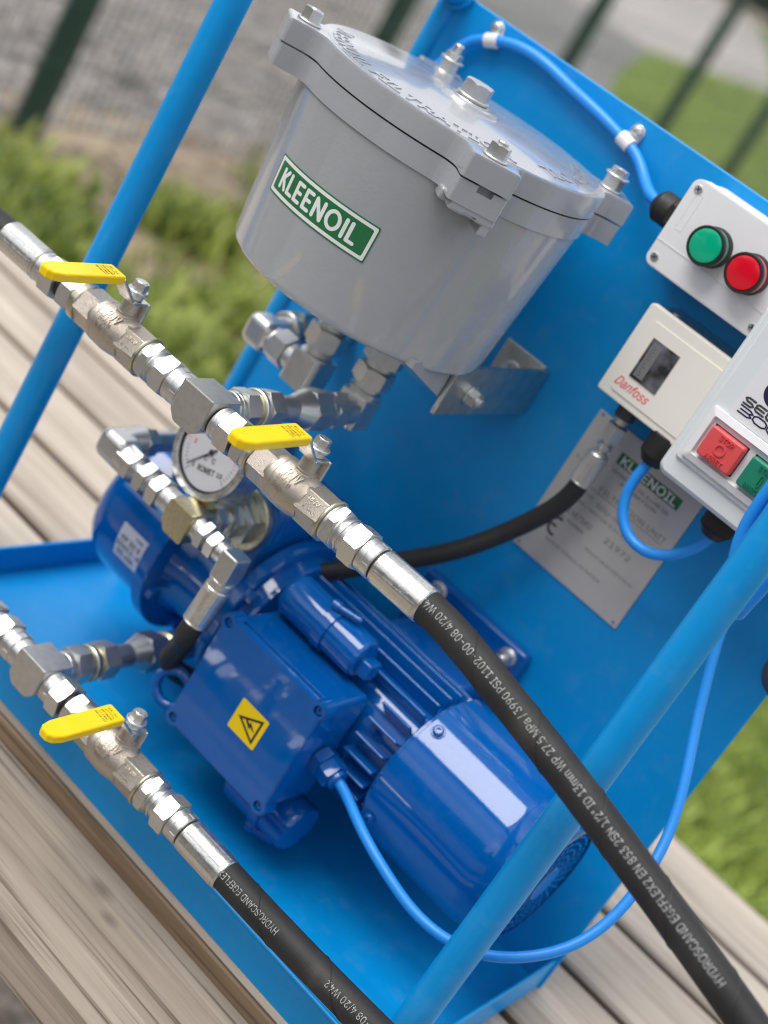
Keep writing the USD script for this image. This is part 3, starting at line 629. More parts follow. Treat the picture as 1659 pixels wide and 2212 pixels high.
run(pl, c0, (0, 0, 1), [('collar', 'groove', 0.0135, 0.024, 0.0140, 'zinc'), ('hex_nut', 'hex', 0.024, 0.040, 0.0300, 'zinc', 0.15), ('collar', 'cyl', 0.040, 0.048, 0.0125, 'zinc'), ('hex_adapter', 'hex', 0.048, 0.060, 0.0290, 'zinc', 0.4), ('pipe', 'cyl', 0.060, 0.086, 0.0125, 'zinc')])
run(pl, c0, (-1, 0, 0), [('collar', 'cyl', 0.0135, 0.022, 0.0115, 'zinc'), ('hex_nut', 'hex', 0.022, 0.038, 0.0260, 'zinc', 0.1), ('collar', 'cyl', 0.038, 0.047, 0.0125, 'zinc')])
part(pl, 'elbow_body', rbox(-0.4820, -0.4540, -0.1270, -0.0990, 0.2800, 0.3075, 0.0080, 20), 'zinc', 45)
part(pl, 'bend', tube(bend([(-0.452, -0.113, 0.2935), (-0.468, -0.113, 0.2935), (-0.468, -0.07, 0.300), (-0.468, 0.0, 0.300)], 0.012, 10), 0.0112, 28), 'zinc')
run(pl, (-0.468, -0.09, 0.2975), (0, 1, 0.05), [('collar', 'cyl', 0.0, 0.006, 0.0150, 'zinc'), ('hex_nut', 'hex', 0.012, 0.03, 0.0285, 'galv', 0.1)])

# lower valve manifold
ZL = 0.0455
low = thing('lower_fitting_run', 'lower row of zinc plated hex adapters and tee above the tray rim', 'pipe fittings', (-0.374, YV, ZL))
OL = (0, YV, ZL); XD = (1, 0, 0)
run(low, OL, XD, [
    ('collar', 'cyl', -0.470, -0.4440, 0.0105, 'zinc'), ('hex_adapter', 'hex', -0.4440, -0.4330, hx, 'zinc', 0.1), ('collar', 'groove', -0.4335, -0.4245, 0.0130, 'zinc'), ('hex_nut', 'hex', -0.4245, -0.4110, hx, 'zinc', 0.2), ('collar', 'crimp', -0.4110, -0.3985, 0.0128, 'zinc'), ('collar', 'cyl', -0.3985, -0.3880, 0.0122, 'zinc'),
    ('collar', 'crimp', -0.3598, -0.3500, 0.0128, 'zinc'), ('hex_nut', 'hex', -0.3500, -0.3370, hx, 'zinc', 0.2), ('seal_ring', 'cyl', -0.3372, -0.3325, 0.0112, 'seal'), ('hex_adapter', 'hex', -0.3328, -0.3225, hx, 'zinc', 0.05), ('collar', 'cyl', -0.3228, -0.3185, 0.0138, 'zinc'), ('bonded_washer', 'cyl', -0.3187, -0.3165, 0.0156, 'washer'),
    ('bonded_washer', 'cyl', -0.2485, -0.2463, 0.0156, 'washer'), ('collar', 'cyl', -0.2464, -0.2440, 0.0138, 'zinc'), ('hex_adapter', 'hex', -0.2442, -0.2365, hx, 'zinc', 0.05), ('collar', 'groove', -0.2367, -0.2305, 0.0130, 'zinc'), ('cone', 'cone', -0.2306, -0.2265, (0.0118, 0.0105), 'zinc'), ('hex_nut', 'hex', -0.2268, -0.2140, 0.0268, 'zinc', 0.28), ('collar', 'crimp', -0.2142, -0.2022, 0.0126, 'zinc'), ('seal_ring', 'cyl', -0.2024, -0.2000, 0.0110, 'seal')])
CL = np.array([-0.3742, YV, ZL])
teeblock(low, CL, 0.0148, 'blast', XD)
run(low, CL, (0, 1, 0), [('collar', 'crimp', 0.0140, 0.0290, 0.0126, 'zinc'), ('hex_nut', 'hex', 0.0290, 0.0440, 0.0268, 'zinc', 0.3), ('washer', 'cyl', 0.0440, 0.0480, 0.0130, 'zincold'), ('washer', 'cyl', 0.0480, 0.0530, 0.0148, 'galv'), ('washer', 'cyl', 0.0530, 0.0580, 0.0122, 'zincold'), ('hex_nut', 'hex', 0.0580, 0.0750, 0.0268, 'zinc', 0.1),
    ('pipe', 'cyl', 0.0748, 0.110, 0.0095, 'zinc'), ('cone', 'cone', 0.0960, 0.1110, (0.0095, 0.0150), 'zinc'), ('hex_nut', 'hex', 0.1105, 0.1290, 0.0290, 'zinc', 0.2), ('collar', 'groove', 0.129, 0.142, 0.0140, 'zincold')])
part(low, 'elbow', tube(bend([(-0.3742, -0.160, ZL), (-0.3742, -0.128, ZL), (-0.3742, -0.128, 0.09)], 0.014, 10), 0.0135, 28), 'zinc')

# ------------------------------------------------------------------ ball valves
def make_valve(name, label):
    v = thing(name, label, 'ball valve', (0, 0, 0), 'ball valves with yellow levers')
    hexL = hexn(0.0268, 0.020, True, PI / 6 + 0.10); hexR = hexn(0.0262, 0.022, True, PI / 6 + 0.10)
    def ax(m): return tri(put(m, (0, 0, 0), (1, 0, 0)))
    blob = lathe([(0, -0.0195), (0.0142, -0.0195), (0.0152, -0.0165), (0.0162, -0.0160), (0.0166, -0.0120), (0.0163, -0.0115), (0.0167, -0.0070), (0.0168, 0.0), (0.0160, 0.0065), (0.0146, 0.0130), (0.0138, 0.0150), (0, 0.0150)], 64)
    allm = blob + hexL.translate((0, 0, -0.0345)) + hexR.translate((0, 0, 0.0120))
    mt = tri(allm)
    b = put(mt, (0, 0, 0), (1, 0, 0))
    boss = tri(lathe([(0, 0.006), (0.0100, 0.006), (0.0090, 0.0130), (0.0084, 0.0150), (0.0080, 0.0156), (0.0080, 0.0168), (0.0068, 0.0172), (0.0064, 0.0265), (0, 0.0265)], 40))
    bd = part(v, 'body', [b, boss], 'nickel', 30)
    n1 = np.array([0, -math.cos(0.85), math.sin(0.85)])
    part(bd, 'cast_lettering', [wrapalong(text('RJV', 0.0066, 0.0130, True, 0.0009), (0.0010, 0, 0), (1, 0, 0), (0, -math.cos(0.80), math.sin(0.80)), 0.0164),
                                wrapalong(text('Made in', 0.0040, 0.0120, True, 0.0008), (-0.002, 0, 0), (1, 0, 0), (0, -math.cos(0.42), math.sin(0.42)), 0.0166),
                                wrapalong(text('Italy', 0.0040, 0.0080, True, 0.0008), (-0.004, 0, 0), (1, 0, 0), (0, -math.cos(0.12), math.sin(0.12)), 0.0166),
                                wrapalong(text('18', 0.0040, None, False, 0.0006), (0.0225, 0, 0), (0, 0.6, 0.8), (1, 0, 0), 1.0) if False else onplane(text('18', 0.0042, None, False, 0.0006), (0.0235, -0.0087, 0.0106), (0, -0.60, -0.80), (1, 0, 0)) if False else wrapalong(text('18 20', 0.0036, 0.0100, True, 0.0006), (0.0225, 0, 0), (1, 0, 0), (0, -math.cos(0.70), math.sin(0.70)), 0.0134),
                                wrapalong(text('1/2', 0.0046, 0.0090, False, 0.0005), (0.0225, 0, 0), (1, 0, 0), (0, -1, 0.02), 0.0133)], 'nickel')
    part(v, 'stem', [tri(cyl(0.0042, 0.020, 0.0004, 24).translate((0, 0, 0.022)))], 'stainless')
    # bent lever: plate at the stem, riser, grip
    def plate(y0, z0, y1, z1, w, t=0.0022):
        d = np.array([0, y1 - y0, z1 - z0]); L = np.linalg.norm(d); d /= L
        q = tri(rbox(-w / 2, w / 2, 0, L + t * 0.4, -t / 2, t / 2, 0.0005, 6)); n = np.cross([1.0, 0, 0], d)
        T = np.eye(4); T[:3, 0] = (1, 0, 0); T[:3, 1] = d; T[:3, 2] = n; T[:3, 3] = (0, y0, z0); q.apply_transform(T); return q
    lev = [plate(0.0085, 0.0275, -0.0070, 0.0275, 0.0165), plate(-0.0065, 0.0272, -0.0265, 0.0448, 0.0150), plate(-0.0260, 0.0452, -0.0800, 0.0432, 0.0125),
           tri(rbox(0.0030, 0.0098, 0.0062, 0.0086, 0.0130, 0.0285, 0.0006, 6))]
    lp = part(v, 'lever', lev, 'stainless', 30)
    pf = Polygon([(-0.0086, 0), (0.0086, 0), (0.0086, 0.058), (0.0068, 0.0655), (0.0032, 0.0690), (-0.0032, 0.0690), (-0.0068, 0.0655), (-0.0086, 0.058)]).buffer(-0.002).buffer(0.002, quad_segs=6)
    g = tri(slab(pf, 0.0050, 0.0016)) ; g2 = tri(slab(pf, 0.0012, 0.0010)); g2.vertices[:, 2] *= -1; g2.invert()
    g = trimesh.util.concatenate([g, g2])
    def grip(m):
        m = tri(m).copy(); u = np.array([1.0, 0, 0]); vv = np.array([0, -1.0, -0.045]); vv /= np.linalg.norm(vv); w = np.array([0, -vv[2], vv[1]]) * -1
        T = np.eye(4); T[:3, 0] = -u; T[:3, 1] = vv; T[:3, 2] = np.cross(-u, vv); T[:3, 3] = (0, -0.0275, 0.0435); m.apply_transform(T); return m
    gm = grip(g)
    if gm.volume < 0: gm.invert()
    part(lp, 'grip', gm, 'yellow', 40)
    tl = []
    for s_, hh, yy, ww in (('SV  OT', 0.0019, 0.0055, 0.0100), ('GAS FAMILIES', 0.0017, 0.0118, 0.0118), ('1-2-3 MOP 5', 0.0017, 0.0148, 0.0100), ('BSI EN 331', 0.0017, 0.0178, 0.0118)):
        t_ = text(s_, hh, ww, False, 0.00012); t_.vertices[:, 0] *= 1; t_.vertices[:, 1] = yy + t_.vertices[:, 1] * 1; t_.vertices[:, 2] += 0.00501; 
        tl.append(t_)
    arr = slab(LineString([(-0.0042, 0.0090), (-0.002, 0.0080), (0.002, 0.0080), (0.0042, 0.0090)]).buffer(0.00022), 0.00012).translate((0, 0, 0.00501))
    tl += [tri(arr), tri(slab(Polygon([(-0.0053, 0.0096), (-0.0040, 0.0095), (-0.0044, 0.0085)]), 0.00012).translate((0, 0, 0.00501))), tri(slab(Polygon([(0.0053, 0.0096), (0.0040, 0.0095), (0.0044, 0.0085)]), 0.00012).translate((0, 0, 0.00501)))]
    tm = trimesh.util.concatenate(tl); tm.vertices[:, 0] *= -1; tm.vertices[:, 1] = tm.vertices[:, 1]
    # read from the pivot side: mirror back so that letters run along +x with tops towards the pivot
    part(lp, 'print', grip(tm), 'print_dark', False)
    part(v, 'stem_nut', [tri(cyl(0.0078, 0.0022, 0.0005, 32).translate((0, 0, 0.0332))), tri(cyl(0.0060, 0.004, 0.0004, 24).translate((0, 0, 0.0288))), tri(hexn(0.0100, 0.0062, True, 0.2).translate((0, 0, 0.0353)))], 'zinc')
    return v
vlabels = ['yellow lever valve right of the upper tee, in front of the pressure gauge', 'yellow lever valve at far left, in front of the left blue post', 'yellow lever valve lowest in the picture, above the front tray rim']
v0 = make_valve('ball_valve', vlabels[0])
p0 = stage.GetPrimAtPath(v0)
UsdGeom.Xformable(p0).GetOrderedXformOps()[0].Set(Gf.Vec3d(-0.2672, YV, UZ(-0.2672)))
for k, (x, z, sl) in enumerate(((-0.4547, UZ(-0.4547), SL), (-0.2822, ZL, 0))):
    path = '/World/' + numbered('/World', 'ball_valve')
    x_ = UsdGeom.Xform.Define(stage, path)
    x_.GetPrim().GetReferences().AddInternalReference(v0)
    x_.GetOrderedXformOps()[0].Set(Gf.Vec3d(x, YV, z))
    x_.GetPrim().SetInstanceable(True)
    meta(x_.GetPrim(), vlabels[k + 1], 'ball valve', 'ball valves with yellow levers')

# ------------------------------------------------------------------ hoses
def hose(name, label, P, r, mt='hose', n=90):
    h = thing(name, label, 'hose', P[0])
    C = spline(P, n); part(h, 'rubber_hose', tube(C, r, 36), mt, 60)
    return h, C
def hosetext(h, C, s, r, length, height, s_start, n0, rev=True):
    """letters laid on the hose: begin s_start metres from the far end, running back towards the start"""
    arc = np.r_[0, np.cumsum(np.linalg.norm(np.diff(C, axis=0), axis=1))]; T = np.gradient(C, axis=0); T /= np.linalg.norm(T, axis=1, keepdims=True)
    m = fine(text(s, height, length, False, 0.00015, center=False), 0.0022); m.vertices[:, 1] -= height / 2
    u = arc[-1] - s_start - m.vertices[:, 0] if rev else s_start + m.vertices[:, 0]
    P = np.stack([np.interp(u, arc, C[:, k]) for k in range(3)], 1); t = np.stack([np.interp(u, arc, T[:, k]) for k in range(3)], 1); t /= np.linalg.norm(t, axis=1, keepdims=True)
    n = np.array(n0, float)[None] - t * (t @ np.array(n0, float))[:, None]; n /= np.linalg.norm(n, axis=1, keepdims=True)
    w = np.cross(n, -t if rev else t)
    a = m.vertices[:, 1] / r; rr = r + m.vertices[:, 2] + 0.00005
    m.vertices = P + (rr * np.cos(a))[:, None] * n + (rr * np.sin(a))[:, None] * w
    part(h, 'hose_print', m, 'print_white', False)
def seam(h, C, r, turns, ph):
    arc = np.linspace(0, 1, 260); T, A, B = frames(C)
    ii = np.linspace(0, len(C) - 1, 260); P = np.stack([np.interp(ii, range(len(C)), C[:, k]) for k in range(3)], 1)
    a = np.stack([np.interp(ii, range(len(C)), A[:, k]) for k in range(3)], 1); b = np.stack([np.interp(ii, range(len(C)), B[:, k]) for k in range(3)], 1)
    th = ph + arc * turns * 2 * PI
    part(h, 'wrap_seam', tube(P + (r + 0.00005) * (np.cos(th)[:, None] * a + np.sin(th)[:, None] * b), 0.00042, 6), 'seal')
HR = 0.01165
h1, C1 = hose('pressure_hose', 'black printed hose leaving the upper valves and crossing the right blue post', [(-0.1480, YV, UZ(-0.148)), (-0.1320, -0.3003, 0.2992), (-0.0910, -0.3015, 0.2948), (-0.0300, -0.3025, 0.2850), (0.0350, -0.3030, 0.2725), (0.0950, -0.3040, 0.2600), (0.1550, -0.3050, 0.2465), (0.2150, -0.306, 0.232)], HR)
run(h1, OU, DU, [('ferrule', 'ferrule', -0.1850, -0.1435, 0.0127, 'ferrule')])
hosetext(h1, C1, 'HYDROSCAND EGEFLEX2 EN 853 2SN 1/2" ID 13mm WP 27.5 MPa / 3990 PSI 1102-00-08 4/20 W42', HR, 0.284, 0.0054, 0.083, (0.12, -0.86, 0.50))
seam(h1, C1, HR, 6.0, 0.4)
h2, C2 = hose('pressure_hose', 'black hose entering the picture at the far left edge above the planks', [(-0.760, YV, UZ(-0.76) + 0.015), (-0.70, YV, UZ(-0.70) + 0.004), (-0.64, YV, UZ(-0.64)), (-0.578, YV, UZ(-0.578))], HR, n=40)
run(h2, OU, DU, [('ferrule', 'ferrule', -0.5815, -0.5400, 0.0127, 'ferrule')])
h3, C3 = hose('pressure_hose', 'black printed hose leaving the lower valve along the front tray rim', [(-0.162, YV, ZL + 0.0005), (-0.106, YV, 0.0465), (-0.060, YV, 0.0478), (-0.020, YV, 0.0496), (0.05, YV, 0.054), (0.12, YV, 0.058)], HR)
run(h3, OL, XD, [('ferrule', 'ferrule', -0.2005, -0.1590, 0.0127, 'ferrule')])
hosetext(h3, C3, '1102-00-08 4/20 W42', HR, 0.066, 0.0050, 0.108, (0.1, -0.83, 0.55))
hosetext(h3, C3, 'HYDROSCAND EGEFLEX2', HR, 0.062, 0.0050, 0.222, (0.1, -0.86, 0.50))
seam(h3, C3, HR, 4.0, 2.0)
SP = [(-0.2031, -0.030, 0.3400), (-0.2034, -0.030, 0.3330), (-0.2065, -0.0305, 0.3170), (-0.2162, -0.033, 0.2935), (-0.2310, -0.040, 0.2660), (-0.2484, -0.055, 0.2384), (-0.2742, -0.070, 0.2089), (-0.300, -0.085, 0.182), (-0.328, -0.10, 0.155)]
h4, C4 = hose('switch_hose', 'thin black hose curving up the panel to the cream pressure switch', SP, 0.0077, 'rubber')
run(h4, (-0.2031, -0.030, 0), (0, 0, 1), [('ferrule', 'ferrule', 0.3375, 0.3665, 0.0088, 'zinc'), ('collar', 'groove', 0.3665, 0.3735, 0.0062, 'zinc'), ('collar', 'groove', 0.3735, 0.3805, 0.0062, 'zinc'), ('hex_nut', 'hex', 0.3800, 0.3930, 0.0150, 'zinc', 0.3), ('collar', 'cyl', 0.394, 0.400, 0.0055, 'zinc')])

# ------------------------------------------------------------------ pump outlet fittings, gauge
ZP, YP = 0.1800, -0.220
pm = thing('pump_fitting_run', 'row of small zinc plated nuts with elbow at each end before the pump', 'pipe fittings', (-0.3800, YP, ZP))
part(pm, 'elbow', tube(bend([(-0.445, YP, ZP + 0.001), (-0.4670, YP, ZP + 0.004), (-0.4665, -0.195, ZP + 0.0085)], 0.013, 10), 0.0124, 32), 'zinc')
part(pm, 'elbow_body', rbox(-0.4795, -0.4500, YP - 0.0125, YP + 0.0140, ZP - 0.0095, ZP + 0.0165, 0.0085, 20), 'zinc', 45)
part(pm, 'pipe', tube([(-0.4640, -0.205, ZP + 0.0085), (-0.4640, -0.10, ZP + 0.0085), (-0.4640, 0.0, ZP + 0.0085)], 0.0088, 28), 'galv')
part(pm, 'hex_nut', put(hexn(0.0210, 0.012), (-0.4640, -0.198, ZP + 0.0085), (0, 1, 0)), 'galv')
run(pm, (0, YP, ZP + 0.001), XD, [('hex_adapter', 'hex', -0.4560, -0.4385, 0.0235, 'zinc', 0.1), ('collar', 'groove', -0.4390, -0.4310, 0.0098, 'zinc'), ('hex_nut', 'hex', -0.4310, -0.4215, 0.0245, 'zinc', 0.05), ('collar', 'groove', -0.4217, -0.4150, 0.0098, 'zinc'), ('hex_nut', 'hex', -0.4155, -0.4050, 0.0245, 'zinc', 0.15), ('collar', 'crimp', -0.4052, -0.3920, 0.0108, 'zinc'),
    ('collar', 'cyl', -0.3665, -0.3590, 0.0098, 'zinc'), ('hex_nut', 'hex', -0.3590, -0.3515, 0.0215, 'zinc', 0.1), ('collar', 'groove', -0.3516, -0.3480, 0.0085, 'zinc'), ('hex_nut', 'hex', -0.3485, -0.3400, 0.0200, 'zinc', 0.2), ('collar', 'crimp', -0.3402, -0.3310, 0.0090, 'zinc')])
tb = Polygon([(-0.0128, -0.0060), (-0.0060, -0.0135), (0.0128, -0.0135), (0.0128, 0.0128), (-0.0128, 0.0128)]).buffer(-0.0022).buffer(0.0022, quad_segs=5)
tbm = tri(slab(tb, 0.0245, 0.001)); tbm.apply_translation((0, 0, -0.01225)); 
tbm = onplane(tbm, (-0.3790, YP, ZP - 0.001)); part(pm, 'tee_block', tbm, 'zincold', 26, 'tee block with yellowed plating')
part(pm, 'elbow_block', [tri(rbox(-0.3330, -0.3165, YP - 0.0095, YP + 0.0095, ZP - 0.0165, ZP + 0.0090, 0.0022, 10))], 'zinc', 30)
hd = np.array([-0.065, 0.02, -1.0]); hd /= np.linalg.norm(hd)
ho = np.array([-0.3245, YP, ZP - 0.0160])
run(pm, ho, hd, [('collar', 'cyl', -0.002, 0.006, 0.0100, 'zinc'), ('ferrule', 'ferrule', 0.0055, 0.0430, 0.0106, 'ferrule')])
run(pm, (-0.3790, YP, ZP - 0.004), (0, 1, 0), [('collar', 'cyl', 0.011, 0.0180, 0.0098, 'zinc'), ('gauge_adapter', 'cyl', 0.0175, 0.0310, 0.0092, 'galv'), ('hex_nut', 'hex', 0.031, 0.040, 0.0215, 'zinc', 0.1), ('collar', 'groove', 0.040, 0.047, 0.0100, 'zinc'), ('hex_nut', 'hex', 0.047, 0.058, 0.0265, 'galv', 0.2), ('hex_adapter', 'hex', 0.058, 0.070, 0.0370, 'galv', 0.05), ('flange', 'cyl', 0.070, 0.0770, 0.0265, 'washer')])
ph = [ho + hd * 0.0405, ho + hd * 0.060, (-0.3319, -0.212, 0.0972), (-0.3408, -0.2, 0.0688), (-0.3330, -0.160, 0.045), (-0.325, -0.12, 0.020), (-0.30, -0.09, 0.005)]
h5, C5 = hose('pump_hose', 'short black hose going down from the pump elbow behind the junction box', ph, 0.0088, 'rubber')

GC = np.array([-0.3995, -0.2000, 0.2262]); GR = 0.0342
gdir = np.array([-0.10, -1.0, 0.13]); gdir /= np.linalg.norm(gdir)
gup = GC - np.array([-0.3868, -0.2, 0.184]); gup -= gdir * (gup @ gdir); gup /= np.linalg.norm(gup); gr = np.cross(gup, gdir)
ga = thing('pressure_gauge', 'round steel pressure gauge with white dial behind the upper tee', 'gauge', (-0.3868, -0.2, 0.176))
def ong(m, w=0.0):
    m = tri(m).copy(); m.vertices = m.vertices * 1.07; T = np.eye(4); T[:3, 0], T[:3, 1], T[:3, 2], T[:3, 3] = gr, gup, gdir, GC + gdir * w * 1.07; m.apply_transform(T); return m
part(ga, 'case', ong(lathe([(0, -0.026), (0.030, -0.026), (0.0325, -0.023), (0.0325, 0.0), (0, 0.0)], 64)), 'stainless')
part(ga, 'rim', ong(lathe([(0.0295, -0.003), (GR, -0.003), (0.0352, -0.001), (0.0352, 0.0028), (0.0340, 0.0045), (0.0305, 0.0045), (0.0290, 0.0012)], 64)), 'stainless')
part(ga, 'seal_ring', ong(lathe([(0.0278, 0.0002), (0.0300, 0.0002), (0.0300, 0.0022), (0.0286, 0.0024)], 64)), 'seal')
dial = part(ga, 'dial', ong(lathe([(0, 0), (0.0292, 0), (0.0292, 0.0006), (0, 0.0006)], 64)), 'sealant')
tk = []; tr_ = []
for k in range(41):
    a = math.radians(225 - 270 * k / 40); L_ = 0.0045 if k % 8 == 0 else 0.0024
    q = affinity.rotate(sbox(0.0222, -0.00018, 0.0222 + L_, 0.00018), math.degrees(a), origin=(0, 0)); (tr_ if 6 < k < 18 or 26 < k < 36 else tk).append(tri(slab(q, 0.0001)))
for k, s_ in enumerate(('0', '2', '4', '6', '8', '10')):
    a = math.radians(225 - 270 * k / 5); q = text(s_, 0.0034, None, True, 0.0001); q.apply_translation((0.0185 * math.cos(a), 0.0185 * math.sin(a), 0)); (tr_ if k in (1, 4) else tk).append(q)
q = text('bar', 0.0036, None, False, 0.0001); q.apply_translation((0, 0.0085, 0)); tr_.append(q)
q = text('ROMET', 0.0042, 0.0165, True, 0.0001); q.apply_translation((0, -0.0135, 0)); tk.append(q)
q = text('C   C', 0.0036, None, True, 0.0001); q.apply_translation((0, -0.0055, 0)); tk.append(q)
part(dial, 'dial_print', ong(trimesh.util.concatenate(tk), 0.0007), 'print_black', False)
part(dial, 'red_scale', ong(trimesh.util.concatenate(tr_), 0.0007), 'red', False)
na = math.radians(225 - 8)
part(ga, 'needle', ong([tri(slab(affinity.rotate(Polygon([(-0.005, -0.0006), (0.023, -0.00025), (0.023, 0.00025), (-0.005, 0.0006)]), math.degrees(na), origin=(0, 0)), 0.0004)), tri(cyl(0.0020, 0.0015, 0.0004, 24))], 0.0012), 'print_black')
sb = GC - gup * 0.034 - gdir * 0.012
run(ga, sb, -gup, [('brass_hex', 'hex', -0.001, 0.0085, 0.0135, 'brass', 0.2), ('brass_collar', 'cyl', 0.0085, 0.0160, 0.0058, 'brass')])

# ------------------------------------------------------------------ pump
AY, AZ = -0.100, 0.102
def ax(prof, x0=0, seg=72): return put(lathe(prof, seg), (x0, AY, AZ), (1, 0, 0))
pu = thing('oil_pump', 'dark blue round pump casing at the left end of the motor', 'pump', (-0.42, AY, -0.0265))
part(pu, 'drum', put(lathe([(0, -0.498), (0.058, -0.498), (0.066, -0.495), (0.0705, -0.488), (0.0715, -0.480), (0.0715, -0.425), (0, -0.425)], 72), (0, AY, AZ + 0.006), (1, 0, 0)), 'motor', 40)
part(pu, 'flange', put(lathe([(0, -0.4255), (0.0765, -0.4255), (0.0775, -0.4245), (0.0775, -0.4135), (0.0765, -0.4125), (0, -0.4125)], 72), (0, AY, AZ + 0.003), (1, 0, 0)), 'motor', 40)
for k in range(6):
    a = math.radians(25 + 60 * k); o = (-0.4125, AY + 0.068 * math.cos(a), AZ + 0.003 + 0.068 * math.sin(a))
    part(pu, 'flange_bolt', put(hexn(0.012, 0.007), o, (1, 0, 0)), 'motor')
part(pu, 'pump_body', [ax([(0, -0.413), (0.058, -0.413), (0.052, -0.398), (0.050, -0.36), (0.056, -0.342), (0, -0.342)])], 'motor', 40)
part(pu, 'port_block', rbox(-0.4115, -0.3480, -0.1428, -0.050, 0.110, 0.2060, 0.010, 16), 'motor', 45)
lb = part(pu, 'type_label', wrapcyl(slab(rrect(0.0340, 0.0310, 0.0008), 0.0002), (-0.4405, AY, AZ + 0.006), (0, 0, 1), (1, 0, 0), 1e3, 0) if False else wrapalong(slab(rrect(0.0325, 0.0330, 0.0008), 0.0002), (-0.4425, AY, AZ + 0.006), (1, 0, 0), (0, -0.985, -0.17), 0.0716), 'label')
lt = []
for s_, hh, xx_, yy_ in (('TYPE', 0.0026, 0.006, 0.0115), ('KP 30 S', 0.0046, -0.001, 0.0045), ('00412-A', 0.0046, -0.001, -0.0025), ('35 cSt', 0.0050, -0.003, -0.0100)):
    q = text(s_, hh, None, True, 0.0001); q.apply_translation((xx_, yy_, 0.0003)); lt.append(q)
part(lb, 'lettering', wrapalong(trimesh.util.concatenate(lt), (-0.4425, AY, AZ + 0.006), (1, 0, 0), (0, -0.985, -0.17), 0.0716), 'print_black', False)

# ------------------------------------------------------------------ motor
mo = thing('electric_motor', 'glossy dark blue electric motor with junction box and fan cowl', 'motor', (-0.24, AY, -0.0265))
part(mo, 'mounting_flange', ax([(0, -0.343), (0.075, -0.343), (0.0765, -0.3415), (0.0765, -0.332), (0.075, -0.3305), (0.068, -0.330), (0.0665, -0.322), (0, -0.322)]), 'motor', 35)
for k in range(4):
    a = math.radians(60 + 90 * k); o = (-0.3305, AY + 0.0700 * math.cos(a), AZ + 0.0700 * math.sin(a))
    part(mo, 'flange_bolt', put(hexn(0.010, 0.006), o, (1, 0, 0)), 'motor')
part(mo, 'stator_body', ax([(0, -0.332), (0.066, -0.332), (0.066, -0.318), (0.0505, -0.314), (0.0505, -0.15), (0, -0.15)]), 'motor', 35)
for k in range(26):
    a = 2 * PI * k / 26
    if math.cos(a) > 0.72: continue
    n = np.array([0, math.cos(a), math.sin(a)])
    L0, L1 = (-0.1935 if math.cos(a - PI) > 0.62 else -0.314), -0.1625
    q = tri(rbox(L0, L1, -0.0014, 0.0014, 0.0, 0.0150, 0.0012, 8))
    T = np.eye(4); T[:3, 0] = (1, 0, 0); T[:3, 2] = n; T[:3, 1] = np.cross(n, [1, 0, 0]); T[:3, 3] = np.array([0, AY, AZ]) + n * 0.0495; q.apply_transform(T)
    if q.volume < 0: q.invert()
    part(mo, 'fin', q, 'motor')
part(mo, 'end_shield', ax([(0, -0.1595), (0.0610, -0.1595), (0.0620, -0.1585), (0.0620, -0.150), (0, -0.150)]), 'motor', 35)
# fan cowl
part(mo, 'fan_cowl', ax([(0.060, -0.1545), (0.0675, -0.1545), (0.0680, -0.1540), (0.0680, -0.060), (0.0672, -0.054), (0.0640, -0.044), (0.0575, -0.0290), (0.0560, -0.0250), (0.0530, -0.0236), (0.0510, -0.0236), (0.0510, -0.0260), (0.060, -0.05)], seg=96), 'motor', 35)
rings = []
for r in (0.020, 0.0265, 0.033, 0.0395, 0.046): rings.append(put(lathe([(r - 0.0010, 0), (r + 0.0010, 0), (r + 0.0010, 0.002), (r - 0.0010, 0.002)], 64), (-0.0268, AY, AZ), (1, 0, 0)))
for k in range(30):
    a = 2 * PI * k / 30; n = np.array([0, math.cos(a), math.sin(a)])
    q = tri(bx(-0.0270, -0.0246, -0.0007, 0.0007, 0.012, 0.0520)); T = np.eye(4); T[:3, 0] = (1, 0, 0); T[:3, 2] = n; T[:3, 1] = np.cross(n, [1, 0, 0]); T[:3, 3] = (0.0001 * (k % 2), AY, AZ); q.apply_transform(T); rings.append(q)
rings.append(put(cyl(0.016, 0.003, 0.0005, 40), (-0.0267, AY, AZ), (1, 0, 0)))
part(mo, 'fan_grill', [trimesh.util.concatenate(rings)], 'motor', False)
part(mo, 'fan', put(cyl(0.0515, 0.004, 0.0005, 48), (-0.0345, AY, AZ), (1, 0, 0)), 'dark')
sc_n = np.array([0, -0.0418, 0.053]); sc_n /= np.linalg.norm(sc_n)
for n in (sc_n, np.array([0, -0.9, -0.42]) / np.linalg.norm([0.9, 0.42])):
    o = np.array([-0.1455, AY, AZ]) + n * 0.0680
    sc = part(mo, 'cowl_screw', put([tri(cyl(0.0058, 0.0008, 0.0003, 28)), tri(lathe([(0, 0), (0.0046, 0), (0.0044, 0.0020), (0.0030, 0.0030), (0.0018, 0.0030), (0.0018, 0.0015), (0, 0.0015)], 28).translate((0, 0, 0.0006)))], o, n), 'motor')
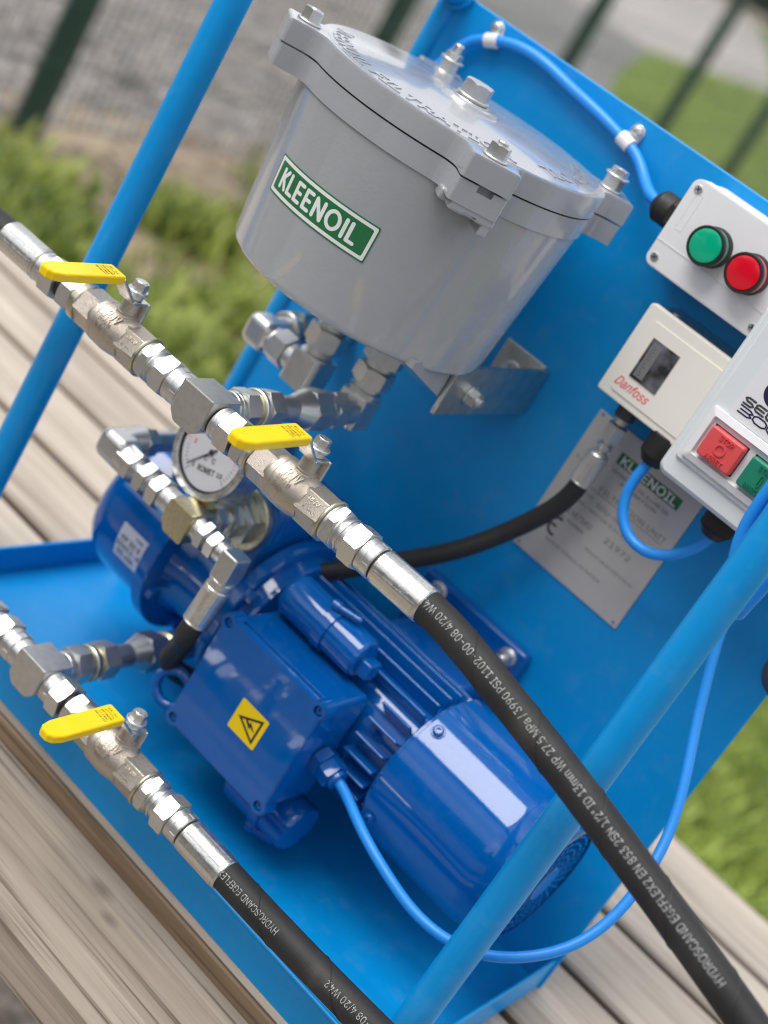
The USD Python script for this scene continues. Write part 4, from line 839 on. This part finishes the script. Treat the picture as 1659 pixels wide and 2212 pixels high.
# junction box
JX0, JX1, JZ0, JZ1 = -0.3110, -0.1985, 0.0380, 0.1450
boxp = shapely.union_all([sbox(JX0 + 0.008, JZ0 + 0.008, JX1 - 0.008, JZ1 - 0.008).buffer(0.005)])
def face(poly, y, h, ch=0.001):      # extruded towards -y, starting at y
    return onplane(slab(poly, h, ch), (0, y, 0))
part(mo, 'junction_box', face(boxp, -0.154, 0.0500, 0.001), 'motor', 30)
part(mo, 'box_neck', rbox(-0.292, -0.205, -0.165, -0.12, 0.060, 0.128, 0.006, 10), 'motor', 40)
JT = 0.0135
cov = shapely.union_all([sbox(JX0 + 0.006, JZ0 + 0.006, JX1 - 0.006, JZ1 - 0.006).buffer(0.005)] + [Point(x, z).buffer(0.0078, quad_segs=12) for x in (JX0 + 0.0062, JX1 - 0.0062) for z in (JZ0 + 0.0062, JZ1 - 0.0062)]).buffer(0.003).buffer(-0.003)
jc = m3.Manifold
cvm = slab(cov, JT, 0.0024)
for x in (JX0 + 0.0062, JX1 - 0.0062):
    for z in (JZ0 + 0.0062, JZ1 - 0.0062): cvm = cvm - cyl(0.0042, 0.02, 0.0001, 28).translate((x, z, 0.0090))
cvm = cvm - slab(sbox(JX0 + 0.006, JZ1 - 0.0028, JX1 - 0.006, JZ1 - 0.0010), 0.004).translate((0, 0, 0.0030))
cover = part(mo, 'box_cover', onplane(cvm, (0, -0.2015, 0)), 'motor', 30)
for x in (JX0 + 0.0062, JX1 - 0.0062):
    for z in (JZ0 + 0.0062, JZ1 - 0.0062): part(cover, 'cover_screw', put(lathe([(0, 0), (0.0036, 0), (0.0036, 0.0014), (0.0030, 0.0022), (0.0014, 0.0022), (0.0014, 0.0008), (0, 0.0008)], 24), (x, -0.2105, z), (0, -1, 0)), 'motor')
cy = -0.2151
wc = [(-0.2612, 0.1028), (-0.2614, 0.0752), (-0.2322, 0.0748), (-0.2320, 0.1024)]
ws = Polygon(wc).buffer(-0.0015).buffer(0.0015, quad_segs=5)
wst = part(mo, 'warning_sticker', onplane(slab(ws, 0.0002), (0, cy + 0.00005, 0)), 'yellow', label='yellow high voltage warning sticker')
ctr = np.mean(wc, 0); 
# upright triangle turned with the sticker: apex towards the upper left corner direction of its own frame
ang = math.radians(90)
def rt(p): p = np.array(p); return (ctr[0] + p[0] * math.cos(ang) - p[1] * math.sin(ang), ctr[1] + p[0] * math.sin(ang) + p[1] * math.cos(ang))
t1 = Polygon([rt((0, 0.0108)), rt((-0.0113, -0.0108)), rt((0.0113, -0.0108))]); t2 = t1.buffer(-0.0019, join_style=2)
bolt_ = Polygon([rt(p) for p in [(0.0012, 0.0030), (-0.0026, -0.0028), (-0.0004, -0.0024), (-0.0020, -0.0078), (0.0028, -0.0014), (0.0005, -0.0016), (0.0028, 0.0026)]]).buffer(0.0002)
part(wst, 'warning_symbol', onplane([tri(slab(t1.difference(t2), 0.0001)), tri(slab(bolt_, 0.0001))], (0, cy - 0.00018, 0)), 'print_black', False)
# cable gland on the box
gd = np.array([0.62, -0.28, -0.52]); gd /= np.linalg.norm(gd)
go = np.array([-0.2005, -0.176, 0.0885])
run(mo, go, (1, -0.08, -0.10), [('cable_gland', 'hex', 0.0, 0.009, 0.0225, 'motor', 0.1), ('cable_gland', 'hex', 0.0092, 0.021, 0.0205, 'motor', 0.3), ('cable_gland', 'cyl', 0.021, 0.025, 0.0085, 'motor')])
part(mo, 'eye_ring', trimesh.creation.torus(0.0148, 0.0043, major_sections=40, minor_sections=16, transform=axes((0.25, -1, 0.1)) + np.array([[0, 0, 0, -0.3265], [0, 0, 0, -0.1985], [0, 0, 0, 0.0515], [0, 0, 0, 0]])), 'motor')
# capacitors
def cap(y, z, xa, xb, r, n):
    d = part(mo, 'capacitor', put(lathe([(0, 0), (r - .004, 0), (r, 0.004), (r, (xb - xa) * .55), (r - .0007, (xb - xa) * .56), (r - .0007, xb - xa - .003), (r - .003, xb - xa), (0, xb - xa)], 56), (xa, y, z), (1, 0, 0)), 'motor', 40)
    part(d, 'clamp_band', put(lathe([(r - 0.001, 0), (r + 0.0014, 0), (r + 0.0014, 0.009), (r - 0.001, 0.009)], 56), (xa + (xb - xa) * .50, y, z), (1, 0, 0)), 'motor')
    nn = np.array([0, n[0], n[1]]); o = np.array([xa + (xb - xa) * .50 + 0.0045, y, z]) + nn * (r + 0.004)
    part(d, 'clamp_screw', [put(cyl(0.0030, 0.024, 0.0006, 20), o + (-0.005, 0, 0), (1, 0.25, 0.1)), tri(put(cyl(0.0045, 0.007, 0.0006, 20), o + (-0.007, 0, 0), (1, 0.25, 0.1)))], 'motor')
    if r < 0.02: part(d, 'terminal_tail', rbox(xb - 0.002, xb + 0.012, y - 0.008, y + 0.008, z - 0.010, z + 0.004, 0.002, 8), 'motor')
cap(-0.1520, 0.1615, -0.3050, -0.2225, 0.0182, (-0.35, 0.94))
cap(-0.1600, 0.0185, -0.2560, -0.1880, 0.0225, (-0.35, -0.94))
# feet
part(mo, 'foot_plate', rbox(-0.2790, -0.1630, -0.0140, -0.0006, 0.0120, 0.1915, 0.003, 8), 'motor', 40)
part(mo, 'foot_web', rbox(-0.265, -0.175, -0.062, -0.012, 0.050, 0.155, 0.005, 8), 'motor', 40)
for x, z in ((-0.2594, 0.1815), (-0.1772, 0.1790), (-0.2594, 0.024), (-0.1772, 0.024)):
    b = part(mo, 'foot_bolt', put([tri(cyl(0.0085, 0.0016, 0.0004, 28)), tri(hexn(0.0125, 0.0075, True, 0.4).translate((0, 0, 0.0014)))], (x, -0.0140, z), (0, -1, 0)), 'zinc')
    part(b, 'bolt_shank', put(cyl(0.0038, 0.013, 0.0006, 20), (x, -0.0140, z), (0, -1, 0)), 'zinc')

# ------------------------------------------------------------------ control boxes
def boxface(x0, x1, z0, z1, y0, y1, r, ch): # rounded in plan, from y0 (back) to y1 (front, smaller)
    p = sbox(x0 + r, z0 + r, x1 - r, z1 - r).buffer(r, quad_segs=8)
    return onplane(slab(p, y0 - y1, ch), (0, y0, 0))
pb = thing('pilot_light_box', 'white plastic box with green and red indicator lamps at top right', 'control box', (-0.196, -0.0005, 0.508))
bX0, bX1, bZ0, bZ1 = -0.2540, -0.1475, 0.5068, 0.5790
part(pb, 'base', boxface(bX0 + 0.001, bX1 - 0.001, bZ0 + 0.001, bZ1 - 0.001, -0.0006, -0.030, 0.006, 0.0005), 'white')
part(pb, 'lid', boxface(bX0, bX1, bZ0, bZ1, -0.0305, -0.0470, 0.007, 0.0016), 'white')
part(pb, 'panel_line', [tri(bx(bX0 + 0.0005, bX1 - 0.0005, -0.0473, -0.0466, bZ0 + 0.0195, bZ0 + 0.0204))], 'white2')
part(pb, 'legend_frame', onplane(slab(rrect(0.006, 0.030, 0.0004).difference(rrect(0.0052, 0.0292, 0.0004)), 0.0003), (bX0 + 0.0105, -0.0469, 0.5545)), 'white2')
for x, z in ((bX0 + 0.0070, bZ1 - 0.0075), (bX0 + 0.0070, bZ0 + 0.0075), (bX1 - 0.007, bZ1 - 0.0075), (bX1 - 0.007, bZ0 + 0.0075)):
    s_ = part(pb, 'screw', put(lathe([(0, 0), (0.0034, 0), (0.0034, 0.0006), (0.0028, 0.0009), (0, 0.0009)], 28), (x, -0.0469, z), (0, -1, 0)), 'zinc')
    part(s_, 'screw_slot', [tri(onplane(slab(affinity.rotate(sbox(-0.0024, -0.0004, 0.0024, 0.0004), 30), 0.0003), (x, -0.0477, z))), tri(onplane(slab(affinity.rotate(sbox(-0.0004, -0.0024, 0.0004, 0.0024), 30), 0.00025), (x, -0.0477, z)))], 'dark', False)
for x, c in ((-0.2128, 'green'), (-0.1780, 'red')):
    o = (x, -0.0470, 0.5440); d = (0, -1, 0)
    l_ = part(pb, f'{c}_lamp', put(lathe([(0, 0), (0.0150, 0), (0.0150, 0.0030), (0.0146, 0.0060), (0, 0.0060)], 56), o, d), 'seal')
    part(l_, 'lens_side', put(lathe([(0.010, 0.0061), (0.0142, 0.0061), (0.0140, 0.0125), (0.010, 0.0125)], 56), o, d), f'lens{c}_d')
    part(l_, 'lamp_bezel', put(lathe([(0.0122, 0.0126), (0.0147, 0.0126), (0.0147, 0.0150), (0.0140, 0.0160), (0.0130, 0.0160), (0.0122, 0.0152)], 56), o, d), 'seal')
    part(l_, 'lens', put(lathe([(0, 0.010), (0.0128, 0.010), (0.0128, 0.0150), (0.0118, 0.0164), (0.008, 0.0171), (0, 0.0173)], 56), o, d), f'lens{c}', 40)
run(pb, (bX0, -0.0300, 0.5445), (-1, 0, 0), [('cable_gland', 'hex', 0.0, 0.006, 0.0250, 'seal'), ('cable_gland', 'cyl', 0.006, 0.0185, 0.0125, 'rubber'), ('cable_gland', 'cone', 0.0185, 0.023, (0.0122, 0.0075), 'rubber')])

sw_ = thing('pressure_switch', 'cream pressure switch box with small dark window on the panel', 'pressure switch', (-0.19, -0.0005, 0.412))
sX0, sX1, sZ0, sZ1 = -0.2280, -0.1400, 0.4115, 0.4873
part(sw_, 'base', boxface(sX0 + 0.0015, sX1 - 0.001, sZ0 + 0.0015, sZ1 - 0.0015, -0.0006, -0.0420, 0.002, 0.0003), 'galv')
part(sw_, 'cover', boxface(sX0, sX1, sZ0, sZ1, -0.0425, -0.0500, 0.0025, 0.0015), 'cream')
part(sw_, 'cover_panel', boxface(sX0 + 0.009, sX1 - 0.003, sZ0 + 0.006, sZ1 - 0.0095, -0.0498, -0.0508, 0.004, 0.0005), 'cream')
part(sw_, 'scale_window', onplane(slab(sbox(-0.2108, 0.4336, -0.1855, 0.4673), 0.0006), (0, -0.0507, 0)), 'glasswin', False)
part(sw_, 'scale_strip', onplane(slab(sbox(-0.2085, 0.4360, -0.2000, 0.4650).difference(shapely.union_all([sbox(-0.2070, 0.438 + 0.0022 * k, -0.2030 - 0.001 * (k % 3), 0.4384 + 0.0022 * k) for k in range(12)])), 0.0002), (0, -0.0514, 0)), 'print_grey', False)
st_ = text('Danfoss', 0.0072, 0.0300, False, 0.0002); st_.vertices[:, 0] += 0.35 * st_.vertices[:, 1]
part(sw_, 'brand_script', onplane(st_, (-0.2020, -0.0508, 0.4265)), 'red', False)
part(sw_, 'cover_screw', put(cyl(0.0030, 0.0012, 0.0004, 20), (sX0 + 0.014, -0.030, sZ1 - 0.0014), (0, 0, 1)), 'zinc')
run(sw_, (-0.2031, -0.030, sZ0), (0, 0, -1), [('hose_port', 'hex', -0.002, 0.0120, 0.0145, 'plug', 0.2)])
run(sw_, (-0.1625, -0.0400, sZ0), (0, 0, -1), [('cable_gland', 'cyl', -0.002, 0.0170, 0.0125, 'seal'), ('cable_gland', 'cone', 0.0170, 0.0235, (0.0122, 0.0080), 'seal')])

sb_ = thing('starter_box', 'white motor starter box with red stop and green start buttons', 'control box', (-0.09, -0.0005, 0.405))
tX0, tX1, tZ0, tZ1 = -0.1460, -0.0300, 0.3965, 0.5480
def fr(x, z, y): return np.array([x, y, z])
lay = []
prof = [(0.0, -0.0006), (0.0, -0.0600), (0.0010, -0.0720), (0.0045, -0.0860), (0.0065, -0.0885), (0.0085, -0.0900)]
def loft(prof, x0, x1, z0, z1, r):
    V, F = [], []; n = None
    for off, y in prof:
        p = np.array(sbox(x0 + r, z0 + r, x1 - r, z1 - r).buffer(max(r - off, 0.0015), quad_segs=8).exterior.coords)[:-1] if off < r - 0.0015 else np.array(sbox(x0 + off + 0.0015, z0 + off + 0.0015, x1 - off - 0.0015, z1 - off - 0.0015).buffer(0.0015, quad_segs=8).exterior.coords)[:-1]
        n = len(p); V.append(np.c_[p[:, 0], np.full(n, y), p[:, 1]])
    K = len(V); V = np.vstack(V)
    for i in range(K - 1):
        for j in range(n):
            a, b = i * n + j, i * n + (j + 1) % n; F += [[a, b, b + n], [a, b + n, a + n]]
    V = np.vstack([V, V[:n].mean(0), V[-n:].mean(0)])
    for j in range(n): F.append([len(V) - 2, (j + 1) % n, j]); F.append([len(V) - 1, (K - 1) * n + j, (K - 1) * n + (j + 1) % n])
    m = trimesh.Trimesh(V, np.array(F), process=False)
    if m.volume < 0: m.invert()
    return m
part(sb_, 'case', loft(prof, tX0, tX1, tZ0, tZ1, 0.0120), 'white2', 25)
part(sb_, 'front_panel', loft([(0, -0.0895), (0.0002, -0.0915), (0.0015, -0.0925)], -0.1340, -0.0400, 0.4180, 0.5380, 0.003), 'white2', 25)
part(sb_, 'button_frame', loft([(0, -0.0920), (0.0004, -0.0950), (0.0055, -0.0965), (0.0065, -0.0932)], -0.1300, -0.0420, 0.4225, 0.4650, 0.0008), 'white', 15)
def button(name, x0, x1, z0, z1, mt, lines, mark):
    b = part(sb_, name, loft([(0, -0.0930), (0.0, -0.0985), (0.0012, -0.1000)], x0, x1, z0, z1, 0.0022), mt, 25)
    cx, cz = (x0 + x1) / 2, (z0 + z1) / 2
    rec = part(sb_, 'button_gap', onplane(slab(sbox(x0 - 0.0006, z0 - 0.0006, x1 + 0.0006, z1 + 0.0006), 0.0003), (0, -0.0932, 0)), 'dark', False)
    part(b, 'raised_lettering', [onplane(text(lines[0], 0.0036, lines[2], False, 0.0011), (cx + 0.001, -0.0999, cz + 0.0078)), onplane(text(lines[1], 0.0036, lines[3], False, 0.0011), (cx, -0.0999, cz - 0.0078)), onplane(slab(mark, 0.0011), (cx, -0.0999, cz))], mt)
ring_ = Point(0, 0).buffer(0.0044, quad_segs=12).difference(Point(0, 0).buffer(0.0032, quad_segs=12))
bz0, bz1 = 0.4312, 0.4545
button('stop_button', -0.1208, -0.0920, bz0, bz1, 'stopred', ('STOP', 'ARRET', 0.0120, 0.0145), ring_)
button('start_button', -0.0852, -0.0565, bz0, bz1, 'startgreen', ('START', 'MARCHE', 0.0140, 0.0170), rrect(0.0026, 0.0090, 0.0012).difference(rrect(0.0016, 0.0080, 0.0007)))
part(sb_, 'rating_label', onplane(slab(rrect(0.070, 0.046, 0.0025), 0.0003), (-0.0840, -0.0926, 0.4885)), 'white', False)
def squared(s, h, w, t, striped):
    x = 0; G = []
    for ch in s:
        P = {'S': [[(w, h), (w * .25, h), (0, h * .78), (w * .22, h * .5), (w * .78, h * .5), (w, h * .25), (w * .75, 0), (0, 0)]], 'E': [[(w, h), (w * .2, h), (0, h * .8), (0, h * .2), (w * .2, 0), (w, 0)], [(0, h / 2), (w * .9, h / 2)]], 'L': [[(0, h), (0, h * .2), (w * .2, 0), (w, 0)]],
             '3': [[(0, h), (w * .75, h), (w, h * .78), (w * .75, h / 2), (w * .1, h / 2)], [(w * .75, h / 2), (w, h * .25), (w * .75, 0), (0, 0)]], '0': [[(w * .25, 0), (w * .75, 0), (w, h * .25), (w, h * .75), (w * .75, h), (w * .25, h), (0, h * .75), (0, h * .25), (w * .25, 0)]]}[ch]
        G.append(affinity.translate(stroke(P, t), x, 0)); x += w + t * 1.25
    g = shapely.union_all(G)
    if striped: g = g.difference(shapely.union_all([sbox(-1, k * t * .33, 1, k * t * .33 + t * .10) for k in range(-4, 60)]))
    return g
part(sb_, 'series_print', [onplane(slab(squared('SEL', 0.0050, 0.0076, 0.0015, True), 0.0001), (-0.1146, -0.0930, 0.4778)), ], 'print_black', False)
part(sb_, 'series_print', [onplane(slab(squared('300', 0.0050, 0.0108, 0.0011, False), 0.0001), (-0.1146, -0.0930, 0.4708))], 'navy', False)
part(sb_, 'emblem', [onplane(slab(Point(0, 0).buffer(0.0100, quad_segs=20).difference(Point(0.002, 0).buffer(0.0058, quad_segs=16)), 0.0001), (-0.0975, -0.0930, 0.4955))], 'navy', False)
run(sb_, (-0.0905, -0.0480, tZ0), (0, 0, -1), [('cable_gland', 'cyl', -0.002, 0.0140, 0.0130, 'seal'), ('cable_gland', 'cone', 0.0140, 0.0205, (0.0128, 0.0080), 'seal')])

# data plate
dp = thing('data_plate', 'grey metal data plate with CE mark on the blue panel', 'sign plate', (-0.177, 0, 0.25))
pq = Polygon([(-0.2335, 0.2545), (-0.1215, 0.2545), (-0.1215, 0.3870), (-0.2335, 0.3870)])
for x, z in ((-0.2292, 0.3840), (-0.1260, 0.2576), (-0.2292, 0.2576), (-0.1260, 0.3840)): pq = pq.difference(Point(x, z).buffer(0.0014))
part(dp, 'plate', onplane(slab(pq, 0.0010), (0, -0.0003, 0)), 'alu', False)
gbx = part(dp, 'green_band', onplane(slab(sbox(-0.1985, 0.3605, -0.1360, 0.3705), 0.0001), (0, -0.00135, 0)), 'sgreen', False)
part(gbx, 'lettering', onplane(text('KLEENOIL', 0.0072, 0.056, True, 0.0001), (-0.1672, -0.0015, 0.3655)), 'swhite', False)
tl = []; tg = []
def line(s_, x, z, h, w=None, tgt=tl, bold=False):
    q = text(s_, h, w, bold, 0.0001); q.vertices[:, 0] -= q.vertices[:, 0].min(); tgt.append(onplane(q, (x, -0.00135, z)))
line('HYDRAULIC OIL & LUBE OIL', -0.197, 0.3545, 0.0026, 0.058, tg, True); line('FILTRATION', -0.185, 0.3495, 0.0026, 0.036, tg, True)
line('FILTRATION UNIT', -0.197, 0.3360, 0.0042, 0.068, tg)
line('TYPE', -0.205, 0.3255, 0.0024, None, tg); line('SDU-H2R', -0.192, 0.3240, 0.0040, 0.032, tg)
line('PUMP / MOTOR 0.37 kW', -0.214, 0.3170, 0.0024, 0.060, tg)
line('C1M7M0', -0.215, 0.3060, 0.0050, 0.030, tg); line('21972', -0.170, 0.3060, 0.0050, 0.026, tg)
line('SERIAL NUMBER', -0.222, 0.2985, 0.0024, 0.034, tg); line('WEIGHT 48 KG 230 V 50 Hz', -0.180, 0.2900, 0.0024, 0.050, tg)
line('MADE BY KLEENOIL FILTRATION', -0.212, 0.2755, 0.0024, 0.058, tg)
line('R L A', -0.2290, 0.3450, 0.0030, 0.010, tg)
cC = LineString([(0.0065 * math.cos(q), 0.0075 * math.sin(q)) for q in np.linspace(math.radians(70), math.radians(290), 24)]).buffer(0.00105, cap_style=2)
cE = affinity.translate(shapely.union_all([cC, LineString([(-0.006, 0), (0.0005, 0)]).buffer(0.00095, cap_style=2)]), 0.0135, 0)
tl.append(onplane(slab(shapely.union_all([cC, cE]), 0.0001), (-0.2235, -0.00135, 0.2880)))
tg.append(onplane(slab(sbox(-0.215, 0.3315, -0.1300, 0.3320), 0.0001), (0, -0.00135, 0)))
part(dp, 'plate_print', trimesh.util.concatenate(tg), 'print_grey', False)
part(dp, 'ce_mark', trimesh.util.concatenate(tl), 'print_black', False)
for x, z in ((-0.2292, 0.3840), (-0.1260, 0.2576)): part(dp, 'rivet', put(cyl(0.0012, 0.0007, 0.0003, 16), (x, -0.0001, z), (0, -1, 0)), 'cart')

# ------------------------------------------------------------------ cables and clips
def cable(name, label, P, r=0.0042, n=80):
    c = spline(P, n); m = tube(c, r, 22)
    return single(name, m, 'cable', label, 'cable', smooth=60)
cable('panel_cable', 'blue cable clipped along the top of the panel to the lamp box', [(-0.5106, -0.030, 0.520), (-0.5080, -0.012, 0.5415), (-0.4989, -0.0075, 0.5605), (-0.486, -0.007, 0.5685), (-0.4679, -0.007, 0.5756), (-0.4391, -0.007, 0.5790), (-0.4006, -0.007, 0.5747), (-0.3625, -0.007, 0.5699), (-0.3402, -0.007, 0.5657), (-0.3222, -0.008, 0.5612), (-0.3023, -0.015, 0.5515), (-0.2870, -0.025, 0.5460), (-0.2750, -0.0300, 0.5445)], 0.0046, 100)
cable('loop_cable', 'short blue cable looping from the pressure switch to the starter box', [(-0.1625, -0.040, 0.3920), (-0.1640, -0.0415, 0.3800), (-0.1640, -0.043, 0.3680), (-0.1610, -0.044, 0.3550), (-0.1539, -0.045, 0.3435), (-0.1404, -0.046, 0.3353), (-0.1264, -0.047, 0.3347), (-0.1135, -0.048, 0.3400), (-0.1010, -0.048, 0.3520), (-0.0925, -0.048, 0.3660), (-0.0905, -0.048, 0.3880)], 0.0042)
gend = go + np.array([1, -0.08, -0.10]) / np.linalg.norm([1, -0.08, -0.10]) * 0.022
cable('motor_cable', 'long blue cable hanging from the motor junction box round to the post', [gend, gend + (0.009, -0.0016, -0.0010), (-0.1500, -0.188, 0.0838), (-0.1260, -0.198, 0.0815), (-0.0920, -0.204, 0.0760), (-0.0607, -0.205, 0.0720), (-0.029, -0.204, 0.0762), (-0.0036, -0.202, 0.0885), (0.0183, -0.190, 0.106), (0.0323, -0.170, 0.124), (0.0381, -0.150, 0.1475), (0.0357, -0.130, 0.1768), (0.0273, -0.110, 0.203), (0.0084, -0.090, 0.2382), (-0.0115, -0.075, 0.2692), (-0.0297, -0.065, 0.3048), (-0.0436, -0.060, 0.3412), (-0.052, -0.055, 0.39), (-0.055, -0.052, 0.410)], 0.0040, 150)
coil = []
for k in range(3):
    dx, dz, dy = 0.0055 * k, 0.010 * k, 0.004 * (k % 2)
    yb = -0.2035 + dy
    coil.append(tube(spline([(-0.0290 + dx, yb, 0.640), (-0.0325 + dx, yb, 0.520), (-0.0365 + dx * 0.9, yb, 0.4564 + dz), (-0.0350 + dx * 0.9, yb, 0.4400 + dz), (-0.0318 + dx * 0.8, yb, 0.4280 + dz), (-0.0262 + dx * 0.7, yb, 0.4160 + dz), (-0.0165 + dx * 0.4, yb, 0.4030 + dz), (-0.0110, yb, 0.3930 + dz), (-0.0075 - dx * 0.2, yb, 0.3900 + dz), (-0.0050 - dx * 0.3, yb, 0.3990 + dz), (-0.0030 - dx * 0.3, yb, 0.4200 + dz), (-0.0005 - dx * 0.3, yb, 0.4500 + dz), (0.0010, yb + 0.002, 0.520), (0.0020, yb + 0.004, 0.640)], 80), 0.0039, 20))
single('coiled_cable', trimesh.util.concatenate(coil), 'cable', 'coil of blue cable hung over the right handle post', 'cable', smooth=60)
for (x, z, a), lb_ in (((-0.4830, 0.5700, 0.43), 'white cable clip at the left end of the panel cable, near the lid'), ((-0.3355, 0.5650, -0.20), 'white cable clip near the lamp box end of the panel cable')):
    c = thing('cable_clip', lb_, 'cable clip', (x, -0.0005, z))
    d = np.array([math.cos(a), 0, math.sin(a)])
    part(c, 'clip_band', put(lathe([(0.0047, -0.006), (0.0059, -0.006), (0.0061, -0.005), (0.0061, 0.005), (0.0059, 0.006), (0.0047, 0.006)], 32), (x, -0.0068, z), d), 'clip')
    up = np.array([-math.sin(a), 0, math.cos(a)]); o = np.array([x, -0.0015, z]) + up * 0.0105
    tab = slab(shapely.union_all([Point(0, 0).buffer(0.0056, quad_segs=10), sbox(-0.0056, -0.0085, 0.0056, 0)]), 0.0026, 0.0006)
    part(c, 'clip_tab', onplane(tab, o + (0, 0.001, 0), d, up), 'clip')
    s_ = part(c, 'screw', put([tri(cyl(0.0060, 0.001, 0.0003, 28)), tri(lathe([(0, 0), (0.0047, 0), (0.0046, 0.0016), (0.0034, 0.0030), (0.0012, 0.0034), (0.0012, 0.002), (0, 0.002)], 28).translate((0, 0, 0.0008)))], o + (0, -0.0016, 0), (0, -1, 0)), 'zinc')
pg = thing('grey_plug', 'dark grey rubber plug hanging at the right edge beside the panel', 'plug', (0.006, -0.03, 0.31))
part(pg, 'plug_body', put(lathe([(0, -0.012), (0.016, -0.012), (0.0195, -0.008), (0.0205, 0.0), (0.0195, 0.010), (0.015, 0.016), (0.010, 0.020), (0, 0.020)], 48), (0.0140, -0.0300, 0.3255), (0.5, -0.8, 0.25)), 'plug', 45)
part(pg, 'plug_cord', tube(spline([(0.0150, -0.028, 0.325), (0.016, -0.02, 0.35), (0.02, -0.03, 0.40), (0.022, -0.06, 0.47), (0.02, -0.12, 0.55)], 30), 0.004, 16), 'cable')
